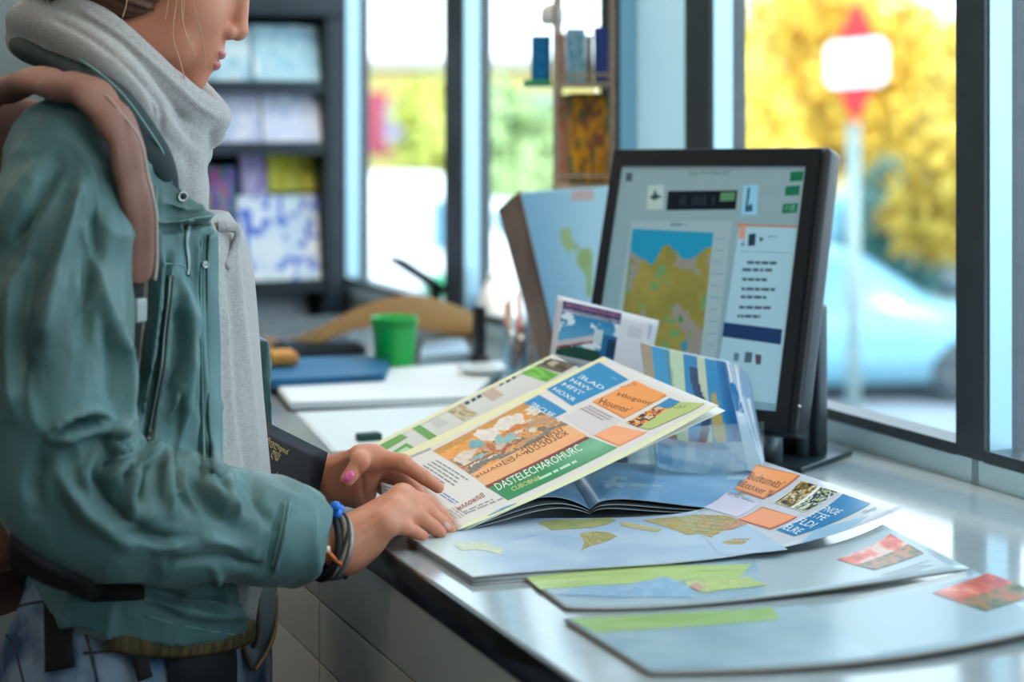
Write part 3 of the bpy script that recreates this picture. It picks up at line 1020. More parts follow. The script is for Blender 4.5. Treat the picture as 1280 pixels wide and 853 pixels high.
for q, (a, b) in enumerate(((-.0045, -.008), (-.007, -.0135))):
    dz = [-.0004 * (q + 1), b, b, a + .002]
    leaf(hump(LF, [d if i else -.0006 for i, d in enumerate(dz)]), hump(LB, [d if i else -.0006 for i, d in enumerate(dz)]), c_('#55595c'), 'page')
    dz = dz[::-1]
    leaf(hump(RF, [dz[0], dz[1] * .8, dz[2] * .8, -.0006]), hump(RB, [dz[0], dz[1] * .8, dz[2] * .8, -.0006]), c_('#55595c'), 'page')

# ---------- the big map under everything ---------------------------------------
mp = thing('fold_out_map', onz(700, 690, .961), 'large open world map booklet lying on the counter edge, right leaf rising', 'map')
def sea(s, t):
    n = fbm2(s * 5, t * 4, 4, 21)
    c = lerp3(c_('#94aec8'), c_('#b2c4d4'), np.clip((n - .25) * 2, 0, 1))
    c = np.where((s < .16)[..., None], lerp3(c, c_('#cfdcd6'), np.clip((.16 - s) * 8, 0, 1) * .8), c)
    return c
ms = Sheet([[onz(590, 722, .9680), onz(550, 697, .9680), onz(508, 671, .9680)],
            [onz(760, 709, .9680), onz(725, 675, .9675), onz(680, 648, .9670)],
            [onz(930, 693, .9700), onz(890, 668, .9700), onz(842, 643, .9690)],
            [W(1128, 635, 1.850), W(1045, 607, 1.985), W(955, 577, 2.125)]], us=[0, .33, .64, 1])
ms.paper(c_('#c2c4ca'), c_('#9aa3aa'), 44, 16, .0007, c_('#dfe6ea'))
ms.quad_uv([(.003, .004), (.70, .004), (.70, .996), (.003, .996)], None, 60, 24, 1, sea)
ms.quad([(840, 644), (930, 655), (985, 688), (900, 694)], None, 14, 8, 2, lambda s, t: lerp3(c_('#a2b9d0'), c_('#b5c6d6'), fbm2(s * 4, t * 4, 3, 3)))
ms.quad([(595, 690), (660, 672), (690, 665), (628, 680)], c_('#8fb5da'), 8, 3, 2)
land = noise_pic(['#8f8a4c', '#a79b5e', '#b5a566', '#c49a3e', '#8c8a52'], 6, 8)
def landmass(poly, col, col2, seed, n=16):
    ms.land(poly, [col, col, *col2], 2, 60, 40, seed=seed + 60)
    n = 0
    r = random.Random(seed); P = np.array(poly, float); c = P.mean(0)
    for i in range(n):
        a = c + (P[r.randrange(len(P))] - c) * r.uniform(.1, .72); w, h = r.uniform(3, 9), r.uniform(1.2, 3)
        ms.poly([(a[0] + w * math.cos(t), a[1] + h * math.sin(t)) for t in np.linspace(0, 2 * PI, 7)[:-1]], c_(r.choice(col2)), 4)
landmass([(672, 655), (690, 651), (722, 650), (762, 648), (770, 651), (757, 657), (735, 661), (712, 662), (690, 664)], '#99a067', ['#8b9355', '#b0ae78', '#a9a468'], 1)
landmass([(724, 668), (742, 665), (760, 666), (772, 671), (762, 676), (747, 681), (738, 683), (727, 689), (731, 678)], '#a39a62', ['#8f8a50', '#b5a86c'], 2, 10)
landmass([(801, 651), (830, 648), (868, 644), (908, 645), (925, 651), (918, 659), (905, 664), (889, 673), (872, 668), (860, 670), (845, 664), (828, 658)], '#a79a6a', ['#b39a4a', '#8f8c58', '#c79a38', '#9c8f62'], 3, 26)
landmass([(902, 679), (918, 674), (938, 674), (930, 681), (912, 682)], '#b09858', ['#a08a4c', '#c2a660'], 4, 6)
landmass([(775, 653), (795, 656), (828, 662), (822, 666), (795, 662), (777, 658)], '#b2ad7c', ['#9fa06a', '#c9b288'], 5, 8)
landmass([(566, 680), (604, 678), (630, 688), (626, 694), (600, 688), (575, 689)], '#c3c9ae', ['#b8c29c', '#ccd2bc'], 6, 10)
ms.land([(905, 655), (924, 651), (935, 655), (915, 663), (905, 664)], ['#b98a6a', '#c79a78', '#b07a5a'], 3, 20, 10)
# right leaf
ms.quad([(917, 612), (945, 581), (1001, 595), (954, 625)], c_('#c46b3c'), layer=2)
ms.quad([(919, 611), (945, 583), (998, 595), (954, 623)], c_('#f29a56'), layer=3)
ms.text('‘Budtumeɪs’', [(932, 599), (974, 612), (938, 590)], c_('#5a3418'), 4)
ms.text('BEttʌxer %', [(921, 608), (962, 622), (926, 601)], c_('#7a3a1e'), 4)
ms.quad([(966, 629), (1001, 601), (1049, 616), (1006, 641)], c_('#e6e6e2'), layer=2)
ms.quad([(968, 629), (1001, 602), (1023, 608), (988, 635)], None, 20, 20, 3, noise_pic(['#2c2a24', '#5a5a34', '#8a6a2c', '#b98a34', '#c8c8b8', '#3c3a2c'], 9, 9))
ms.quad([(991, 636), (1026, 610), (1047, 616), (1007, 640)], None, 20, 20, 3, noise_pic(['#2f342c', '#6a7a4c', '#a9b48c', '#d5d8c8', '#445a6a', '#2c3026'], 9, 10))
ms.quad([(970, 663), (1054, 618), (1088, 630), (993, 671)], c_('#1f79ad'), 12, 4, 2)
for s_, a, b in (('ELRE', (978, 662), (996, 669)), ('FLDI', (994, 654), (1013, 661)), ('ETFE', (1010, 646), (1028, 652)), ('FNOE', (1025, 639), (1045, 645))):
    ms.text(s_, [a, b, (a[0] + 9, a[1] - 6)], c_('#e3ebf0'), 3)
ms.quad([(922, 650), (953, 634), (997, 647), (963, 663)], c_('#c46b48'), layer=2); ms.quad([(924, 650), (953, 636), (995, 647), (963, 661)], c_('#f09a6c'), layer=3)
ms.quad([(880, 635), (908, 616), (950, 629), (921, 647)], c_('#d6cedd'), layer=2)
ms.lines([(908, 619), (948, 631), (951, 628), (911, 616)], 2, c_('#9a97a0'), 3, 3, .5, .3)
ms.text('‐ᴡıʋᴅ', [(1078, 643), (1096, 638), (1076, 640)], c_('#5c6a74'), 2)
ms.quad([(1000, 680), (1060, 663), (1085, 645), (1020, 662)], c_('#8fb7cf'), 8, 3, 2)
ms.build('map_sheet', m_gloss, mp)
for q in range(5):
    z = .9605 + .0014 * q; o = .0009 * (4 - q)
    b_ = Sheet([[onz(590, 722, .968) * [1, 1, 0] + [.001 * (q % 2), -o, z], onz(508, 671, .968) * [1, 1, 0] + [0, 0, z]], [onz(842, 701, .968) * [1, 1, 0] + [0, -o, z], onz(760, 648, .968) * [1, 1, 0] + [0, 0, z]]])
    if b_.nrm(np.array([.5]), np.array([.5]))[0][2] < 0: b_.sg *= -1
    b_.paper(c_(['#8b9298', '#c9ced0', '#787f86', '#b9bec0', '#9aa0a6'][q]), None, 6, 4, .0011); b_.build('page', m_print, mp)

# ---------- two brochures in front --------------------------------------------
def flat_fn(c1, c2, seed, sc=4):
    return lambda s, t: lerp3(c_(c1), c_(c2), np.clip((fbm2(s * sc, t * sc, 4, seed) - .25) * 2, 0, 1))
b3 = Sheet([[onz(707, 760, .9635), onz(650, 718, .9635)], [onz(850, 757, .9635), onz(845, 700, .9640)], [onz(1015, 739, .966), onz(985, 691, .966)], [onz(1213, 711, .972), W(1103, 656, 1.83)]], us=[0, .33, .66, 1])
b3.paper(c_('#a3b2b8'), c_('#a9a094'), 36, 10, .0022, c_('#8a837a'))
b3.quad_uv([(.01, .05), (.55, .05), (.55, .95), (.01, .95)], None, 40, 14, 1, flat_fn('#86a3b4', '#a3b7c1', 31))
b3.quad([(655, 719), (940, 706), (925, 722), (675, 738)], None, 30, 6, 2, flat_fn('#9db566', '#b2c67c', 32, 5))
b3.quad([(690, 745), (740, 733), (800, 735), (790, 748)], c_('#86a9c4'), 8, 3, 3)
b3.land([(750, 747), (790, 731), (830, 722), (858, 731), (868, 748)], ['#7ea6c6', '#88adc9', '#96b6ce'], 3)
b3.land([(850, 730), (890, 724), (935, 722), (960, 733), (915, 737), (880, 742)], ['#b5c47c', '#a9ba6c', '#c0cc90'], 3)
b3.poly([(862, 734), (870, 729), (882, 736), (872, 740)], c_('#c89a8a'), 4)
b3.quad([(1046, 700), (1113, 668), (1155, 692), (1093, 713)], None, 30, 24, 2, lambda s, t: np.where((t < .55)[..., None], noise_pic(['#b8402c', '#d2563a', '#e07a5a', '#d8b0a4'], 5, 13)(s, t), noise_pic(['#4a4a24', '#7a6a30', '#b06a3a', '#5a4a2c'], 8, 14)(s, t)))
b3.lines([(1100, 718), (1165, 697), (1178, 703), (1120, 722)], 3, c_('#a9b4b8'), 2, 7)
props(b3.build('brochure', m_gloss), 'glossy brochure with a green band between the map and the nearest brochure', 'brochure', 'brochures fanned on the near counter')
b4 = Sheet([[onz(812, 841, .9640), onz(705, 774, .9640)], [onz(965, 836, .9650), onz(870, 764, .9668)], [onz(1135, 819, .967), onz(1030, 750, .9702)], [onz(1335, 778, .970), onz(1215, 712, .977)]], us=[0, .33, .66, 1])
b4.paper(c_('#93a9b2'), c_('#b0a79a'), 36, 10, .0026, c_('#9a8a7e'))
b4.quad_uv([(.01, .05), (.6, .05), (.6, .95), (.01, .95)], None, 40, 14, 1, flat_fn('#7f9dab', '#9ab2bc', 41))
b4.quad([(712, 775), (965, 760), (975, 775), (745, 792)], None, 30, 6, 2, flat_fn('#86a85e', '#9cba74', 42, 5))
b4.quad([(1165, 742), (1235, 717), (1300, 742), (1232, 765)], None, 30, 20, 2, lambda s, t: np.where((t < .5)[..., None], noise_pic(['#b0442e', '#cc5a40', '#dc8c70'], 5, 15)(s, t), noise_pic(['#4a5030', '#7a6a3a', '#a8603a'], 8, 16)(s, t)))
props(b4.build('brochure', m_gloss), 'nearest glossy brochure at the bottom of the frame with a pale green stripe', 'brochure', 'brochures fanned on the near counter')

# ---------- postcard -----------------------------------------------------------
pcd = Sheet([[W(687, 448, 2.28), W(697, 369, 2.295)], [W(808, 480, 2.29), W(824, 401, 2.305)]])
pc = thing('postcard', W(750, 470, 2.29) * [1, 1, 0] + [0, 0, TOP], 'white picture postcard with a blue house photo standing behind the brochure', 'postcard')
pcd.paper(c_('#e3e3ea'), c_('#cfcfd6'), 8, 8, .0012)
def house(s, t):
    c = lerp3(c_('#2f86b8'), c_('#79b6d2'), t)
    c = mixin(c, fbm2(s * 5, t * 5, 4, 18) > .58, c_('#dfe9ee'))
    c = mixin(c, t > .72, c_('#1f4a3c'))
    c = mixin(c, (np.abs((t - .68) + (s - .2) * .52) < .09) & (s < .72), c_('#c9c2c4'))
    c = mixin(c, (np.abs((t - .74) + (s - .2) * .5) < .025) & (s < .72), c_('#8a3a34'))
    c = mixin(c, (s > .60) & (s < .74) & (t > .22) & (t < .55), c_('#c8d4da'))
    c = mixin(c, (s > .76) & (t > .3), c_('#1f6a9a')); c = mixin(c, (s > .84) & (t > .4) & (t < .8), c_('#123a5a'))
    return c
pcd.quad([(703, 384), (777, 391), (767, 458), (692, 444)], c_('#e9e9ee'), layer=1)
pcd.quad([(704, 376), (777, 392), (775, 406), (703, 388)], c_('#2b2f66'), layer=2)
pcd.text('ƎBOVORENDAOROABSO', [(706, 383), (775, 398), (707, 378)], c_('#d98fa8'), 3)
pcd.text('HENSOVONSRDOƎRS', [(705, 389), (774, 405), (706, 385)], c_('#e3e3ee'), 3)
pcd.quad([(702, 389), (774, 406), (766, 458), (694, 443)], None, 40, 36, 2, house)
pcd.text('ᴀıᴡɪ', [(812, 425), (815, 406), (809, 424)], c_('#2b3a6a'), 2)
pcd.quad([(786, 407), (803, 411), (800, 424), (783, 420)], c_('#d3d3dc'))
pcd.build('card', m_print, pc)
k = MB(); cx_ = W(752, 470, 2.302)
k.box([cx_[0], 2.315, TOP + .004], (.07, .05, .008), bev=.002)
for dx in (-.02, .02): k.tube([[cx_[0] + dx, 2.315, TOP + .006], [cx_[0] + dx, 2.307, 1.10]], .0018, 8)
k.build('wire_holder', mat('wire_steel', srgb('#8f979c'), .3, metal=.9), pc)

# ---------- leaflets in a clear holder ------------------------------------------
hold = thing('leaflet_holder', W(880, 590, 2.15) * [1, 1, 0] + [0, 0, TOP], 'clear acrylic holder standing on the counter in front of the monitor', 'leaflet holder')
m_acr = glass_mat('clear_acrylic', (.90, .95, .96), .10)
def Wz(px, Y, z): return np.array([(px - CX) * Y / FPX, Y, z])
def plate(Q, t, name, par, m):
    Q = np.array(Q); n = np.cross(Q[1] - Q[0], Q[3] - Q[0]); n = n / np.linalg.norm(n) * t
    k = MB(); k.hull8(list(Q) + list(Q + n)); return k.build(name, m, par, smooth=False)
plate([Wz(818, 2.115, TOP + .0005), Wz(958, 2.165, TOP + .0005), Wz(940, 2.20, TOP + .0005), Wz(806, 2.21, TOP + .0005)], .003, 'foot_plate', hold, m_acr)
plate([Wz(820, 2.125, TOP + .003), Wz(955, 2.175, TOP + .003), Wz(955, 2.175, TOP + .075), Wz(818, 2.122, TOP + .075)], -.002, 'front_plate', hold, m_acr)
plate([Wz(812, 2.165, TOP + .003), Wz(945, 2.212, TOP + .003), W(912, 452, 2.235), W(806, 430, 2.195)], .002, 'back_plate', hold, m_acr)
lf = thing('leaflet_bundle', W(880, 588, 2.15), 'blue striped folded leaflets standing in the clear holder', 'leaflet')
ls = Sheet([[W(822, 585, 2.133), W(800, 428, 2.165)], [W(862, 592, 2.155), W(852, 441, 2.182)], [W(936, 588, 2.172), W(906, 452, 2.198)]], us=[0, .42, 1])
ls.paper(c_('#b9c9cf'), c_('#c9ced2'), 16, 12, .0006)
def stripes(s, t):
    edges = [0, .10, .28, .44, .60, .70, .86, .92, 1.01]
    cols = ['#9a8468', '#2b8ab4', '#b9c9a4', '#1f7cae', '#c2c4a8', '#2a86b6', '#1c6fa6', '#16629c']
    c = np.zeros(s.shape + (3,))
    for e0, e1, k in zip(edges[:-1], edges[1:], cols):
        c[(s >= e0) & (s < e1)] = c_(k)
    c = mixin(c, (np.abs(s - .60 + .05 * np.sin(t * 9)) < .05) & (t < .75) & (t > .1), c_('#1d3a5c'))
    c = mixin(c, (np.abs(s - .22 - .06 * (t - .5)) < .06) & (t > .35) & (t < .85), c_('#8a6a56'))
    c = mixin(c, (np.abs(s - .78 - .04 * (t - .6)) < .07 * (1 - np.abs(t - .62) * 2)) & (t > .3), c_('#b59a50'))
    c = mixin(c, (t > .74), c_('#9fb4c6')); c = mixin(c, (t > .74) & (fbm2(s * 9, t * 7, 3, 6) > .56), c_('#7ea0bc'))
    c = mixin(c, (t > .80) & (t < .97) & (s > .03) & (s < .22), c_('#2f83ae'))
    return c
ls.quad_uv([(.004, .996), (.996, .996), (.996, .004), (.004, .004)], None, 60, 50, 1, stripes)
ls.text('ЖѴЖѺЖѢЖ', [(846, 492), (836, 440), (840, 493)], c_('#6f8a5c'), 2)
ls.build('front_leaflet', m_gloss, lf)
for i in range(5):
    a = i / 4
    e_ = Sheet([[W(930 + 2 * i, 590 - i * .5, 2.174 + .003 * i), W(903 + 5.0 * i, 451 + 1.2 * i, 2.200 + .004 * i)], [W(956 + .6 * i, 594 - i, 2.172 + .006 * i), W(911 + 6.5 * i, 455 + 4 * i, 2.212 + .005 * i)]])
    e_.paper(c_(['#1a6aa2', '#d3dbe2', '#a9bcd2', '#dfe6ec', '#8fa9c6'][i]), c_('#c6d2de'), 6, 10, .0006, c_('#e6ecf0'))
    if i == 0:
        e_.quad_uv([(.1, .02), (.95, .02), (.95, .55), (.1, .55)], c_('#c3d2e2'), layer=1); e_.text('ÉTPΞ', [(927, 520), (921, 462), (921, 522)], c_('#dfe8ee'), 2)
    if i == 1: e_.text('ΞƎ', [(934, 540), (931, 522), (929, 541)], c_('#2b6aa0'), 2)
    e_.build('leaflet', m_gloss, lf)
# ================================================================== monitor
mc = np.array([0.2511, 2.3401, 1.1969]); MA = axes(-0.6431, -0.2916, -0.0174)
mon = thing('monitor', [0.36, 2.335, TOP], 'black desktop monitor showing a dim map page, standing by the window', 'monitor')
m_black = mat('monitor_black_plastic', srgb('#10161c'), 0.36, spec=0.5, noise=(80, srgb('#141b22'), .2))
m_dgrey = mat('stand_dark_grey', srgb('#2a343b'), 0.35, metal=.3)
m_silver = mat('stand_silver', srgb('#8a979e'), 0.35, metal=.7)
def mpt(x, y, z): return mc + np.array([x, y, z]) @ MA
HW, HH = 0.3371 / 2, 0.3889 / 2
k = MB(); k.box(mpt(.004, .024, 0), (HW * 2 + .008, .040, HH * 2), MA, bev=.010); k.build('housing', m_black, mon)
scr_c = [(775, 209), (1010, 207.5), (970, 510), (738, 497)]
scr = Sheet([[mpt(-HW, .0025, -HH), mpt(-HW, .0025, HH)], [mpt(HW, .0025, -HH), mpt(HW, .0025, HH)]])
su, sv = scr.uv(scr_c)
u0, u1 = (su[0] + su[3]) / 2, (su[1] + su[2]) / 2; v1, v0 = (sv[0] + sv[1]) / 2, (sv[2] + sv[3]) / 2
# frame around the screen
def mp2(u, v, y): return mpt(-HW + 2 * HW * u, y, -HH + 2 * HH * v)
k = MB()
for (a, b, c, d) in ((0.012, u0, .012, .988), (u1, .988, .012, .988), (u0, u1, .012, v0), (u0, u1, v1, .988)):
    k.hull8([mp2(a, c, .006), mp2(b, c, .006), mp2(b, c, -.001), mp2(a, c, -.001), mp2(a, d, .006), mp2(b, d, .006), mp2(b, d, -.001), mp2(a, d, -.001)])
k.build('bezel', m_black, mon, smooth=False)
m_scr = mat('screen_image', rough=.22, spec=.45, attr=True, emit=0.36)
s_ = scr
s_.off = 0.0001
s_.sg = 1.0 if (s_.nrm(np.array([.5]), np.array([.5]))[0] @ -MA[1]) > 0 else -1.0
def scr_bg(s, t): return lerp3(c_('#7f9aa2'), c_('#6f97a8'), t)
s_.quad_uv([(u0, v1), (u1, v1), (u1, v0), (u0, v0)], None, 12, 16, 1, scr_bg)
s_.quad([(783, 216), (791, 216), (790, 227), (782, 227)], c_('#3f545c'), 1, 1, 2)
s_.text('ᴌa Mrɐŋɡeᴙ⁷', [(862, 220), (914, 219), (862, 213)], c_('#48655f'), 2)
s_.quad([(810, 232), (830, 231), (829, 262), (808, 262)], c_('#9db8b8'), 2, 2, 2)
s_.poly([(812, 247), (817, 243), (819, 236), (821, 243), (828, 246), (821, 249), (818, 251)], c_('#35484e'), 3)
s_.quad([(835, 239), (922, 238), (920, 262), (833, 263)], c_('#0d1520'), 2, 2, 2)
s_.text('ıɩ ıɩıɩ ı', [(850, 257), (892, 256), (851, 245)], c_('#2d3847'), 3)
s_.quad([(901, 241), (919, 240), (918, 251), (900, 252)], c_('#4f7f5d'), 1, 1, 3)
s_.quad([(929, 232), (948, 231), (946, 269), (927, 269)], c_('#7db7d4'), 1, 1, 2)
s_.poly([(935, 235), (938, 235), (935, 258), (940, 254), (941, 264), (931, 265)], c_('#2d4a64'), 3)
for p in ([(988, 215), (1005, 214), (1003, 226), (987, 227)], [(982, 233), (1000, 232), (999, 244), (981, 245)], [(979, 255), (998, 254), (996, 266), (977, 267)]):
    s_.quad(p, c_('#17654a'), 1, 1, 2)
s_.text('Λ ᴜ', [(981, 264), (993, 263), (982, 257)], c_('#7fb59b'), 3)
s_.lines([(956, 246), (974, 245), (976, 233), (958, 233)], 3, c_('#7790a0'), 2, 2, .3, .5)
s_.quad([(790, 277), (915, 277), (888, 502), (756, 498)], c_('#8aa6b0'), 4, 6, 2)
s_.lines([(838, 283), (858, 283), (859, 279), (838, 279)], 1, c_('#5d7a90'), 3, 2, .8, .5)
def scr_map(s, t):
    n = fbm2(s * 6, t * 8, 4, 77)
    c = lerp3(c_('#77763c'), c_('#8b8546'), np.clip((n - .3) * 2, 0, 1))
    c = mixin(c, fbm2(s * 4 + 7, t * 5, 3, 15) > .6, c_('#80827c'))
    c = mixin(c, fbm2(s * 9, t * 11, 3, 19) > .68, c_('#5f8a5a'))
    coast = .15 + .10 * np.exp(-((s - .30) / .09) ** 2) + .05 * np.sin(s * 11)
    c = mixin(c, t < coast, c_('#1c86ad'))
    c = mixin(c, blob(s, t, .09, .62, .05, .03), c_('#1f7a3f')); c = mixin(c, blob(s, t, .72, .62, .02, .03), c_('#3a7a4a')); c = mixin(c, blob(s, t, .80, .80, .04, .035), c_('#2f7f96'))
    return c
s_.quad([(791, 286), (892, 291), (873, 470), (770, 462)], None, 36, 56, 3, scr_map)
s_.lines([(882, 470), (891, 470), (911, 292), (893, 291)], 12, c_('#6f93a6'), 3, 4, .12, 1.2)
s_.quad([(924, 283), (996, 285), (970, 505), (893, 495)], c_('#8fb9cc'), 3, 6, 2)
s_.quad([(922, 280), (996, 282), (996, 285), (922, 283)], c_('#a07a6c'), 1, 1, 3)
s_.quad([(925, 279), (933, 279), (931, 300), (923, 298)], c_('#b58b7a'), 1, 1, 3)
s_.quad([(936, 293), (945, 292), (944, 307), (935, 308)], c_('#26384a'), 1, 1, 4); s_.poly([(950, 296), (955, 299), (950, 303)], c_('#26384a'), 4); s_.poly([(926, 307), (930, 302), (930, 307)], c_('#26384a'), 4)
s_.lines([(960, 298), (976, 298), (976, 294), (960, 294)], 1, c_('#6f93a6'), 3, 3, .5, .4)
s_.quad([(925, 314), (990, 316), (990, 317), (925, 315)], c_('#6f93a6'), 1, 1, 3)
for (y, a, b) in ((328, 934, 975), (337, 928, 979), (349, 928, 965), (361, 927, 970), (371, 926, 966), (384, 924, 968), (395, 922, 957)):
    s_.lines([(a, y + 2.5), (b, y + 3.5), (b, y - 1), (a, y - 2)], 1, c_('#33495c'), 3, int(y), .8, .16)
s_.quad([(905, 403), (978, 412), (976, 431), (903, 421)], c_('#12325f'), 1, 1, 3)
s_.poly([(932, 440), (941, 441), (939, 454), (930, 453)], c_('#3f5a6c'), 3); s_.poly([(944, 443), (952, 444), (951, 456), (945, 456)], c_('#4b4150'), 3); s_.poly([(918, 441), (924, 442), (923, 452), (917, 451)], c_('#4f7086'), 3)
s_.build('screen', m_scr, mon)
k = MB(); k.box(mpt(.02, .047, -.02), (.2, .012, .22), MA, bev=.005); k.build('back_cover', m_dgrey, mon)
SAX = axes(-0.6431)
k = MB(); k.box([.362, 2.345, TOP + .108], (.145, .030, .205), SAX, bev=.006); k.build('stand', m_dgrey, mon)
k = MB(); k.tube([[.345, 2.262, TOP + .006], [.345, 2.262, TOP + .075]], .014, 18); k.tube([[.392, 2.30, TOP + .006], [.392, 2.30, TOP + .15]], .009, 14); k.build('stand_column', m_silver, mon)
k = MB(); k.box([.345, 2.33, TOP + .004], (.19, .15, .008), SAX, bev=.003); k.build('foot_plate', m_dgrey, mon)
k = MB(); p_ = scr.S(*[np.array([v]) for v in [float(x[0]) for x in scr.uv([(1000, 508)])]])[0]
k.lathe(p_ - MA[1] * .0005, [(.0016, -.001), (.0016, .002), (0, .0022)], 12, ax=np.array([MA[0], MA[2], -MA[1]])); k.build('power_light', mat('pilot_lamp', srgb('#dfe6ea'), .3), mon)

# ================================================================== things on the far counter
def on(px, py): return onz(px, py, TOP)
m_white = mat('white_paper', srgb('#e6eaee'), 0.5, noise=(12, srgb('#dfe4e8'), .2))
m_green = mat('green_plastic', srgb('#12b04a'), 0.3, spec=.5)
def stack(name, Q, z0, n, th, cols, label, cat, par=None, group=None, m=None):
    """sheets piled on the counter, Q traced at the height z0"""
    t = thing(name, (onz(*Q[0], z0) + onz(*Q[2], z0)) / 2, label, cat, group)
    r = random.Random(len(label))
    for i in range(n):
        j = r.uniform(-.004, .004)
        P = [onz(q[0], q[1], z0) * [1, 1, 0] + [j, -j, z0 + i * th] for q in Q]
        k = MB(); k.hull8(P + [p + np.array([0, 0, th * .93]) for p in P]); k.build('sheet', m or mat('sheet_' + cols[i % len(cols)].strip('#'), srgb(cols[i % len(cols)]), .5), t, smooth=False)
    return t
stack('paper_sheet', [(418, 566), (600, 548), (600, 505), (372, 517)], TOP + .0006, 3, .0008, ['#dfe8ec', '#eef3f5'], 'loose white paper sheets lying behind the hands, nearest the person', 'paper')
stack('paper_pile', [(362, 514), (590, 506), (628, 461), (335, 478)], TOP + .0006, 5, .0030, ['#2b3338', '#e9f0f4', '#dde6ea', '#e4ebef', '#f1f5f7'], 'pile of white papers with a black bottom board before the green cup', 'papers')
stack('blue_folder', [(318, 484), (478, 476), (488, 452), (330, 456)], TOP + .0165, 3, .004, ['#2f79a8', '#3f8fc0', '#2b6f9d'], 'blue folders stacked on the papers beside the person', 'folder')
# small dark green box under the brochure edge
k = MB(); k.box(on(461, 553) + [0, 0, .007], (.034, .02, .012), RAX, bev=.002); props(k.build('eraser', mat('dark_green_rubber', srgb('#12433c'), .6)), 'small dark green eraser lying by the brochure corner above the fingers', 'eraser')
# green cup
gc = on(493, 466) + [0, 0, .0]
gt = thing('green_cup', gc, 'bright green plastic cup on the far counter', 'cup')
k = MB(); k.lathe(gc, [(.0, .001), (.033, .001), (.035, .004), (.042, .098), (.044, .100), (.043, .102), (.040, .099), (.033, .008), (0, .007)], 40); k.build('cup_body', m_green, gt)
k = MB(); k.tube([gc + np.array([.043 * math.cos(t), .043 * math.sin(t), .088]) for t in np.linspace(0, 2 * PI, 33)[:-1]], .0018, 8, closed=True); k.build('rim_band', mat('green_band', srgb('#0f8f3c'), .35), gt)
# dark keyboard-like tray and orange pouch behind the folder
kb = thing('black_keyboard', on(398, 441), 'small black keyboard lying behind the blue folders', 'keyboard')
k = MB(); k.box(on(398, 441) + [0, 0, .009], (.16, .12, .016), RAX, bev=.004); k.build('keyboard_base', mat('keyboard_black', srgb('#1d2b36'), .4), kb)
k = MB()
for i in range(9):
    for j in range(4): k.box(on(398, 441) + np.array([(i - 4) * .0165, (j - 1.5) * .024, .020]) @ RAX, (.013, .018, .006), RAX, srgb('#31424f'))
k.build('keys', mat('key_caps', rough=.4, attr=True), kb, smooth=False)
k = MB(); k.box(onz(352, 455, TOP + .03) + [0, 0, .012], (.05, .08, .022), axes(.3), bev=.009); o_ = k.build('orange_pouch', mat('orange_felt', srgb('#d39a52'), .8, noise=(60, srgb('#b9803a'), .2))); props(o_, 'orange pouch lying on the blue folders next to the person', 'pouch')
# kraft paper roll
kp = thing('kraft_paper', on(440, 425), 'crumpled beige kraft paper lying behind the green cup', 'paper')
ks = Sheet([[onz(335, 436, TOP + .004), onz(330, 420, TOP + .02)], [onz(400, 430, TOP + .02), onz(395, 412, TOP + .05)], [onz(455, 410, TOP + .045), onz(462, 380, TOP + .11)], [onz(520, 412, TOP + .02), onz(530, 372, TOP + .12)], [onz(600, 418, TOP + .003), onz(590, 392, TOP + .07)]])
ks.paper(c_('#e6d2b8'), c_('#d8c2a8'), 30, 10, .002); ks.build('paper_sheet', translucent_mat('kraft', srgb('#d9bd98')), kp)
# pen cup with pencils
pcup = on(652, 466)
t = thing('pencil_pot', pcup, 'clear pot holding orange and white pencils right of the dark stapler', 'pencil pot')
k = MB(); k.lathe(pcup, [(0, .001), (.034, .001), (.036, .004), (.037, .085), (.034, .085), (.033, .006), (0, .006)], 32); k.build('pot', glass_mat('pot_clear', (.80, .90, .95), .12), t)
for i in range(9):
    a = 2 * PI * i / 9; c0 = pcup + [.02 * math.cos(a), .02 * math.sin(a), .008]; c1 = pcup + [.028 * math.cos(a + .4), .028 * math.sin(a + .4), .108 + .014 * (i % 3)]
    k = MB(); k.tube([c0, c1], .0042, 6); k.tube([c1, c1 + (c1 - c0) * .10], [.0042, .0006], 6); k.build('pencil', mat('pencil_%d' % (i % 4), srgb(['#e08a2c', '#e9e6e0', '#c9653a', '#8aa0b4'][i % 4]), .4), t)
# white round vase
wv = on(624, 417)
t = thing('white_vase', wv, 'white rounded vase standing behind the pencil pot', 'vase')
k = MB(); k.lathe(wv, [(0, .002), (.030, .002), (.047, .02), (.053, .045), (.048, .075), (.033, .105), (.022, .122), (.025, .132), (.021, .132), (.018, .12), (.03, .10), (.04, .06), (0, .02)], 40); k.build('vase_body', mat('white_glaze', srgb('#f2f6f7'), .12, spec=.6), t)
# black stapler standing and tilted card terminal
bs_ = on(599, 459)
t = thing('stapler', bs_, 'black stapler standing upright between green cup and pencil pot', 'stapler')
k = MB(); k.box(bs_ + [0, 0, .012], (.030, .045, .022), axes(.3), bev=.005); k.build('stapler_base', m_black, t)
k = MB(); k.box(bs_ + [0, 0, .065], (.019, .034, .10), axes(.3, .05), bev=.006); k.build('stapler_arm', m_black, t)
ct = on(540, 406)
t = thing('card_terminal', ct, 'black tilted card terminal behind the green cup', 'card terminal')
TA = np.array([[.78, .30, -.55], [-.36, .93, 0], [.51, .2, .84]])
k = MB(); k.box(ct + [0, .03, .02], (.09, .10, .036), axes(.2), bev=.008); k.build('terminal_foot', m_dgrey, t)
k = MB(); k.box(ct + [-.025, .03, .105], (.15, .085, .014), TA, bev=.005); k.build('terminal_slab', m_black, t)
k = MB(); k.box(ct + [.006, .03, .062], (.022, .03, .06), axes(.2), bev=.004); k.build('terminal_neck', m_dgrey, t)
k = MB(); k.box(ct + [-.025, .03, .105] + TA[2] * .0075, (.12, .062, .002), TA); k.build('terminal_display', mat('terminal_glass', srgb('#2a4a52'), .1), t, smooth=False)
